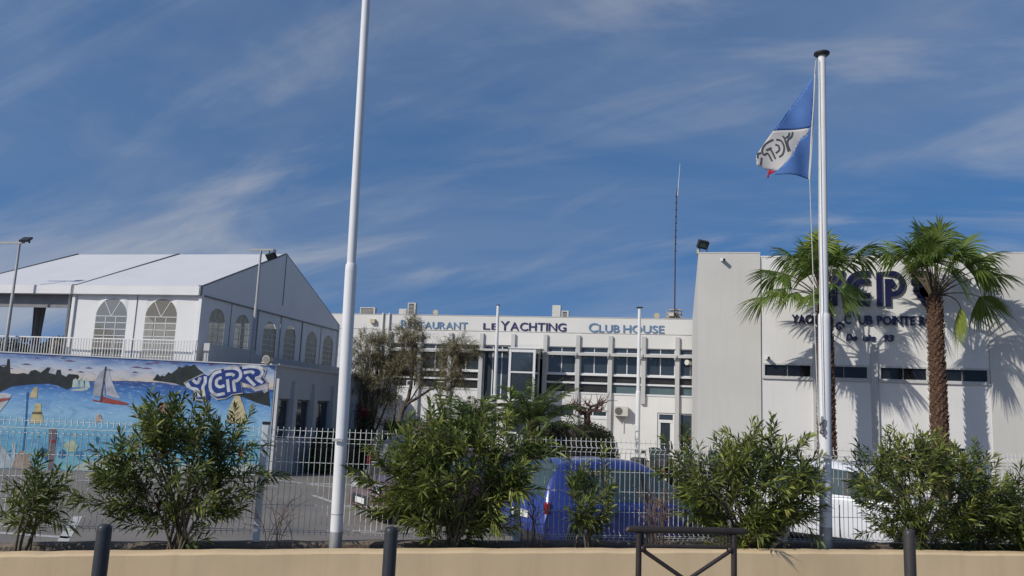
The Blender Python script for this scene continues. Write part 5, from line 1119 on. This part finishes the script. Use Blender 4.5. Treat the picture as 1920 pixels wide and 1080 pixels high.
# ------------------------------------------------------------------ bollards and barrier on the pavement
def bollard(label, x, y, mt):
    t = thing('bollard', label, 'bollard', (x, y, .65), group='pavement bollards')
    part('post', mt, t, lambda m: m.lathe([(.046, 0), (.0435, .02), (.0425, .865), (.0395, .885), (.034, .897), (.012, .903)], 24), local=True); part('base_ring', mt, t, lambda m: m.lathe([(.07, 0), (.07, .012), (.05, .02)], 24), local=True)
bollard('dark grey bollard on the left in front of the ochre wall', -3.35, 4.31, M_['bollard']); bollard('dark grey bollard near the tall left flagpole', -1.82, 5.03, M_['bollard']); bollard('weathered bollard on the right with brownish lower half', 1.69, 6.81, M_['bollardrust'])
br = thing('pavement_barrier', 'dark brown metal pedestrian barrier with crossed braces on the pavement', 'barrier', (.03, 5.47, .65), FA)
bm_ = M_['brownmetal']; H = .95
part('top_rail', bm_, br, lambda m: m.tube([(-.405, 0, H - .012), (-.395, 0, H), (-.38, 0, H + .001), (.38, 0, H + .001), (.395, 0, H), (.405, 0, H - .012)], [.012, .020, .022, .022, .020, .012], 14), local=True)
part('second_rail', bm_, br, lambda m: m.tube([(-.32, 0, H - .10), (.32, 0, H - .10)], .013, 10), local=True)
for x in (-.322, .322): part('post', bm_, br, lambda m: m.tube([(x, 0, 0), (x, 0, H - .02)], .019, 12), local=True); part('foot_plate', bm_, br, lambda m: m.box(x - .06, x + .06, -.05, .05, 0, .01), local=True)
for sg in (-1, 1):
    for k in range(4): part('baluster', bm_, br, lambda m: m.tube([(sg * (.295 - .022 * k), 0, H - .1), (sg * (.295 - .022 * k), 0, H - .02)], .0065, 8), local=True)
    part('brace', bm_, br, lambda m: m.tube([(sg * .305, sg * .004, H - .12), (-sg * .305, sg * .004, H - .50)], .0135, 10), local=True)
    part('lug', bm_, br, lambda m: m.lathe([(.0, -.02), (.022, -.012), (.022, .012), (.0, .02)], 12, (sg * .295, 0, H - .115)), local=True)
part('lower_rail', bm_, br, lambda m: m.tube([(-.32, 0, H - .52), (.32, 0, H - .52)], .013, 10), local=True)

# ------------------------------------------------------------------ cars
def paintm(name, c, metal=.3, rough=.32): return mat(name, c, rough, .03, 2, metal=metal, spec=.5, coat=.6)
M_['tyre'] = mat('tyre_rubber', (.02, .02, .02), .85, .1, 8); M_['rim'] = mat('alloy_rim', (.4, .4, .41), .35, .05, 4, metal=.8); M_['plastic'] = mat('black_plastic', (.03, .03, .032), .6, .1, 6)
M_['cglass'] = glassmat('car_glass', (.045, .068, .066), .0, .04, .8); M_['redlens'] = mat('red_lens', (.18, .006, .012), .2, .05, 4, coat=.5); M_['clearlens'] = mat('clear_lens', (.6, .62, .64), .12, .1, 5, metal=.4, coat=.8); M_['plate'] = mat('number_plate', (.68, .68, .64), .5, .03, 4)
M_['seat'] = mat('seat_cloth', (.05, .05, .055), .9, .1, 5)
def chaikin(p, it=2):
    for _ in range(it):
        q = []
        n = len(p)
        for i in range(n): a, b = p[i], p[(i + 1) % n]; q.append(a * .75 + b * .25); q.append(a * .25 + b * .75)
        p = q
    return p
def car(label, loc, hd, L, W, prof, belt, paint, wheels, wr, glass_x, front_ws, rear_ws, tail, head, ground=.17):
    """prof: list of (x, top z, half width at top); belt: list of (x, belt z). Front is +x."""
    t = thing('parked_car', label, 'car', (loc[0], loc[1], 0), hd, 'cars in the car park'); h = L / 2
    xs = sorted(set([round(-h + L * i / 46, 3) for i in range(47)])); px = [p[0] for p in prof]; N = len(xs); rings = []
    for x in xs:
        zt = float(np.interp(x, px, [p[1] for p in prof])); wt = float(np.interp(x, px, [p[2] for p in prof])); zb = min(float(np.interp(x, [b[0] for b in belt], [b[1] for b in belt])), zt - .03)
        e = abs(x) / h; wb = W / 2 * (1 - .16 * max(0, e - .72) ** 1.5 / .28 ** 1.5); zl = ground + (.08 * max(0, e - .9) / .1)
        wt = min(wt, wb - .02)
        ring = [np.array(k, float) for k in ((-wb * .9, zl, -1.), (-wb, zl + .25 * (zb - zl), -2), (-wb, zb - .03, -2.9), (-wb * .97, zb, -3.1), (-wt, zt - .035, -4), (-wt * .5, zt, -4.8), (wt * .5, zt, 4.8), (wt, zt - .035, 4), (wb * .97, zb, 3.1), (wb, zb - .03, 2.9), (wb, zl + .25 * (zb - zl), 2), (wb * .9, zl, 1))]
        rings.append(chaikin([np.array([k[0], k[1], abs(k[2])]) for k in ring], 2))
    n = len(rings[0]); V = [(xs[i], r[0], r[1]) for i, rg_ in enumerate(rings) for r in rg_]; TG = [[r[2] for r in rg_] for rg_ in rings]
    F = [(i * n + k, (i + 1) * n + k, (i + 1) * n + (k + 1) % n, i * n + (k + 1) % n) for i in range(N - 1) for k in range(n)]
    b = MB(); b.add(V, F, True); b.add([V[k] for k in range(n)], [tuple(range(n))]); b.add(V[-n:], [tuple(range(n))])
    body = b.build('body', paint, t, local=True)
    def panel(name, mt, sel, off=.006):
        fs = []
        for i in range(N - 1):
            for k in range(n):
                t0, t1 = TG[i][k], TG[i][(k + 1) % n]
                tm = (t0 + t1) / 2
                y = rings[i][k][0]
                if sel((xs[i] + xs[i + 1]) / 2, tm, y): fs.append((i, k))
        if not fs: return None
        acc = {}
        for i, k in fs:
            ids = (i * n + k, (i + 1) * n + k, (i + 1) * n + (k + 1) % n, i * n + (k + 1) % n); q = [Vector(V[j]) for j in ids]
            c = Vector((q[0].x, 0, .75)); nn = (q[2] - q[0]).cross(q[3] - q[1])
            if nn.length < 1e-9: continue
            nn.normalize()
            if nn.dot((q[0] + q[2]) / 2 - c) < 0: nn = -nn
            for j in ids: acc[j] = acc.get(j, Vector((0, 0, 0))) + nn
        idx = {j: q for q, j in enumerate(acc)}; mm = MB()
        mm.add([Vector(V[j]) + acc[j].normalized() * off for j in acc], [tuple(idx[j] for j in (i * n + k, (i + 1) * n + k, (i + 1) * n + (k + 1) % n, i * n + (k + 1) % n)) for i, k in fs], True)
        return mm.build(name, mt, t, local=True, recalc=False)
    for sg in (-1, 1):
        for a, c in glass_x: panel('side_window', M_['cglass'], lambda x, tm, y: a < x < c and 3.08 < tm < 3.98 and y * sg > 0)
    for sg in (-1, 1): panel('pillar_trim', M_['plastic'], lambda x, tm, y: glass_x[0][0] < x < glass_x[-1][1] and 3.08 < tm < 3.98 and y * sg > 0, .003)
    panel('windscreen', M_['cglass'], lambda x, tm, y: front_ws[0] < x < front_ws[1] and tm > 4.12); panel('rear_window', M_['cglass'], lambda x, tm, y: rear_ws[0] < x < rear_ws[1] and tm > 4.12)
    panel('sill_trim', M_['plastic'], lambda x, tm, y: tm < 1.6, .004)
    for x in wheels:
        for sg in (-1, 1):
            y = sg * (W / 2 - .03)
            a = part('wheel_arch', M_['plastic'], t, lambda m: m.tube([(x, sg * (W / 2 - .2), wr), (x, y + sg * .034, wr)], wr + .06, 28), local=True)
            w = part('wheel', M_['tyre'], t, lambda m: m.tube([(x, y - sg * .18, wr), (x, y + sg * .03, wr), (x, y + sg * .048, wr)], [wr, wr, wr * .93], 28), local=True)
            MB().tube([(x, y + sg * .02, wr), (x, y + sg * .054, wr)], [wr * .66, wr * .62], 24).build('rim', M_['rim'], w, local=True)
            for k in range(5): MB().obox((x, y + sg * .056, wr), (wr * 1.2, .008, .05), Matrix.Rotation(k * math.pi / 5, 3, 'Y')).build('spoke', M_['plastic'], w, local=True)
    def lens(name, x, y, z, sx_, sy_, sz_, mt, rz=0):
        o = MB().obox((x, y, z), (sx_, sy_, sz_), Matrix.Rotation(rz, 3, 'Z')).build(name, mt, t, local=True, bevel=.02); return o
    for sg in (-1, 1):
        lens('tail_light', tail[0], sg * tail[1], tail[2], tail[3], tail[4], tail[5], M_['redlens'], sg * R(-14)); lens('headlight', head[0], sg * head[1], head[2], head[3], head[4], head[5], M_['clearlens'], sg * R(-28))
        x_m = front_ws[0] - .02; part('mirror', M_['plastic'], t, lambda m: m.obox((x_m - .1, sg * (W / 2 + .08), belt[len(belt) // 2][1] + .08), (.09, .17, .13), Matrix.Identity(3)), local=True, bevel=.03)
        for xd in (.45, -.55): part('door_handle', paint, t, lambda m: m.obox((xd - .1, sg * (W / 2 + .008), belt[len(belt) // 2][1] - .1), (.18, .03, .03), Matrix.Identity(3)), local=True, bevel=.01)
        for xd in (.95, 0.02, -.85): part('door_gap', M_['plastic'], t, lambda m: m.obox((xd, sg * (W / 2 - .003), .58), (.012, .012, .62), Matrix.Identity(3)), local=True)
    part('front_grille', M_['plastic'], t, lambda m: m.box(h - .06, h + .012, -W * .28, W * .28, .32, .52), local=True, bevel=.02); part('number_plate', M_['plate'], t, lambda m: m.box(h + .012, h + .022, -.26, .26, .36, .47), local=True); part('number_plate', M_['plate'], t, lambda m: m.box(-h - .022, -h + .02, -.26, .26, .62, .73), local=True)
    part('bumper', M_['plastic'], t, lambda m: m.box(-h - .02, -h + .1, -W * .42, W * .42, .25, .42), local=True, bevel=.03)
    for x in (.15, -.75): part('seat', M_['seat'], t, lambda m: [m.box(x - .1, x + .08, y - .22, y + .22, .5, 1.12) for y in (-.36, .36)], local=True, bevel=.04)
    return t
mpv = [(-2.1, .55, .62), (-2.05, .9, .66), (-1.92, 1.25, .60), (-1.72, 1.53, .56), (-1.3, 1.61, .57), (-.4, 1.64, .58), (.2, 1.60, .57), (.55, 1.48, .57), (.95, 1.22, .62), (1.22, 1.04, .68), (1.7, .93, .70), (1.95, .80, .64), (2.1, .52, .55)]
mbelt = [(-2.1, .9), (-1.7, .98), (.9, .94), (1.3, .90), (2.1, .62)]
car('blue people carrier parked behind the fence in the middle', (-1.22, 14.85), R(42), 3.85, 1.68, [(a * .917, b * .975 if b > 1.1 else b, c * .96) for a, b, c in mpv], [(a * .917, b * .89) for a, b in mbelt], paintm('blue_car_paint', (.028, .048, .22), .1, .28), (-1.2, 1.22), .30, [(-1.42, -.72), (-.66, .10), (.16, .97)], (.38, 1.1), (-1.84, -1.5), (-1.85, .70, .82, .08, .10, .18), (1.77, .58, .74, .22, .24, .16))
hat = [(-2.05, .55, .62), (-2.0, .92, .66), (-1.85, 1.12, .62), (-1.45, 1.42, .56), (-1.0, 1.50, .57), (-.2, 1.52, .57), (.25, 1.45, .56), (.6, 1.28, .60), (1.05, 1.0, .68), (1.6, .90, .70), (1.9, .78, .64), (2.05, .5, .55)]
hbelt = [(-2.05, .88), (-1.6, .98), (.7, .92), (1.2, .88), (2.05, .62)]
car('copper pink hatchback behind the broad oleander, nose to the left', (-4.95, 17.3), R(222), 4.1, 1.74, hat, hbelt, paintm('copper_car_paint', (.15, .085, .078), .3), (-1.28, 1.28), .31, [(-1.5, -.75), (-.7, .08), (.14, .9)], (.28, 1.02), (-1.84, -1.4), (-1.98, .66, .86, .12, .2, .2), (1.88, .58, .70, .24, .28, .17))
suv = [(-2.2, .6, .66), (-2.15, 1.0, .70), (-2.0, 1.2, .66), (-1.7, 1.58, .60), (-1.2, 1.70, .61), (-.2, 1.72, .61), (.3, 1.66, .60), (.65, 1.46, .63), (1.05, 1.16, .70), (1.7, 1.06, .72), (2.05, .92, .66), (2.2, .6, .58)]
sbelt = [(-2.2, .98), (-1.6, 1.10), (.7, 1.06), (1.2, 1.0), (2.2, .74)]
car('dark grey car beyond the copper hatchback showing its tail light', (-5.75, 20.3), R(16), 4.4, 1.82, suv, sbelt, paintm('grey_car_paint', (.05, .052, .062), .4), (-1.35, 1.38), .34, [(-1.65, -.8), (-.74, .1), (.16, .98)], (.42, 1.05), (-2.0, -1.62), (-2.08, .74, 1.02, .14, .16, .26), (2.0, .64, .86, .24, .26, .17))
car('white crossover parked behind the bushes on the right', (3.2, 16.9), R(-26), 4.25, 1.8, [(a * .965, b * .97, c) for a, b, c in suv], [(a * .965, b * .96) for a, b in sbelt], paintm('white_car_paint', (.68, .69, .71), .0, .3), (-1.3, 1.32), .33, [(-1.6, -.78), (-.72, .1), (.16, .95)], (.42, 1.03), (-1.95, -1.58), (-2.02, .74, 1.0, .12, .16, .3), (1.93, .64, .82, .24, .26, .17))
# ------------------------------------------------------------------ scooters by the clubhouse door
def scooter(label, x, y, rz):
    t = thing('parked_scooter', label, 'scooter', (x, y, 0), rz, 'scooters by the door')
    for xx in (-.62, .66): 
        w = part('wheel', M_['tyre'], t, lambda m: m.tube([(xx, -.06, .24), (xx, -.03, .24), (xx, .03, .24), (xx, .06, .24)], [.2, .24, .24, .2], 20), local=True); MB().tube([(xx, -.065, .24), (xx, .065, .24)], .13, 16).build('rim', M_['rim'], w, local=True)
    part('rear_body', M_['plastic'], t, lambda m: m.tube([(.05, 0, .5), (-.25, 0, .55), (-.6, 0, .66), (-.85, 0, .78), (-.95, 0, .8)], [.12, .17, .18, .12, .05], 12), local=True)
    part('seat', M_['seat'], t, lambda m: m.tube([(.1, 0, .74), (-.2, 0, .77), (-.5, 0, .82), (-.82, 0, .88)], [.08, .14, .14, .07], 12), local=True); part('floorboard', M_['plastic'], t, lambda m: m.box(-.1, .45, -.17, .17, .28, .36), local=True, bevel=.03)
    part('front_shield', M_['black'], t, lambda m: m.tube([(.46, 0, .3), (.52, 0, .6), (.44, 0, .92), (.38, 0, 1.05)], [.14, .2, .18, .1], 12), local=True); part('fork', M_['galv'], t, lambda m: m.tube([(.42, 0, .9), (.66, 0, .24)], .035, 8), local=True)
    part('handlebar', M_['black'], t, lambda m: m.tube([(.30, -.34, 1.06), (.38, -.12, 1.04), (.38, .12, 1.04), (.30, .34, 1.06)], .02, 8), local=True)
    for sg in (-1, 1): part('mirror', M_['black'], t, lambda m: (m.tube([(.36, sg * .2, 1.05), (.34, sg * .3, 1.28)], .008, 6), m.obox((.33, sg * .33, 1.31), (.03, .15, .09), Matrix.Identity(3))), local=True)
    part('windshield', M_['cglass'], t, lambda m: m.add([(.5, -.2, 1.0), (.5, .2, 1.0), (.36, .18, 1.45), (.36, -.18, 1.45), (.54, 0, 1.0), (.4, 0, 1.47)], [(0, 4, 5, 3), (4, 1, 2, 5)], True), local=True)
    part('tail_light', M_['redlens'], t, lambda m: m.box(-.985, -.94, -.09, .09, .74, .84), local=True, bevel=.01); part('number_plate', M_['plate'], t, lambda m: m.obox((-.99, 0, .58), (.012, .21, .16), Matrix.Rotation(R(-12), 3, 'Y')), local=True); part('mudguard', M_['plastic'], t, lambda m: m.tube([(-.9, 0, .72), (-1.0, 0, .5)], [.07, .05], 8), local=True)
    part('top_case', M_['plastic'], t, lambda m: m.box(-1.12, -.78, -.2, .2, .92, 1.2), local=True, bevel=.06)
scooter('black scooter with pale number plate left of the clubhouse door', -.95, 24.6, R(72)); scooter('black scooter with red tail light beside the hall corner', -.05, 24.9, R(60)); scooter('third scooter half hidden behind the big oleander', .75, 24.6, R(66))
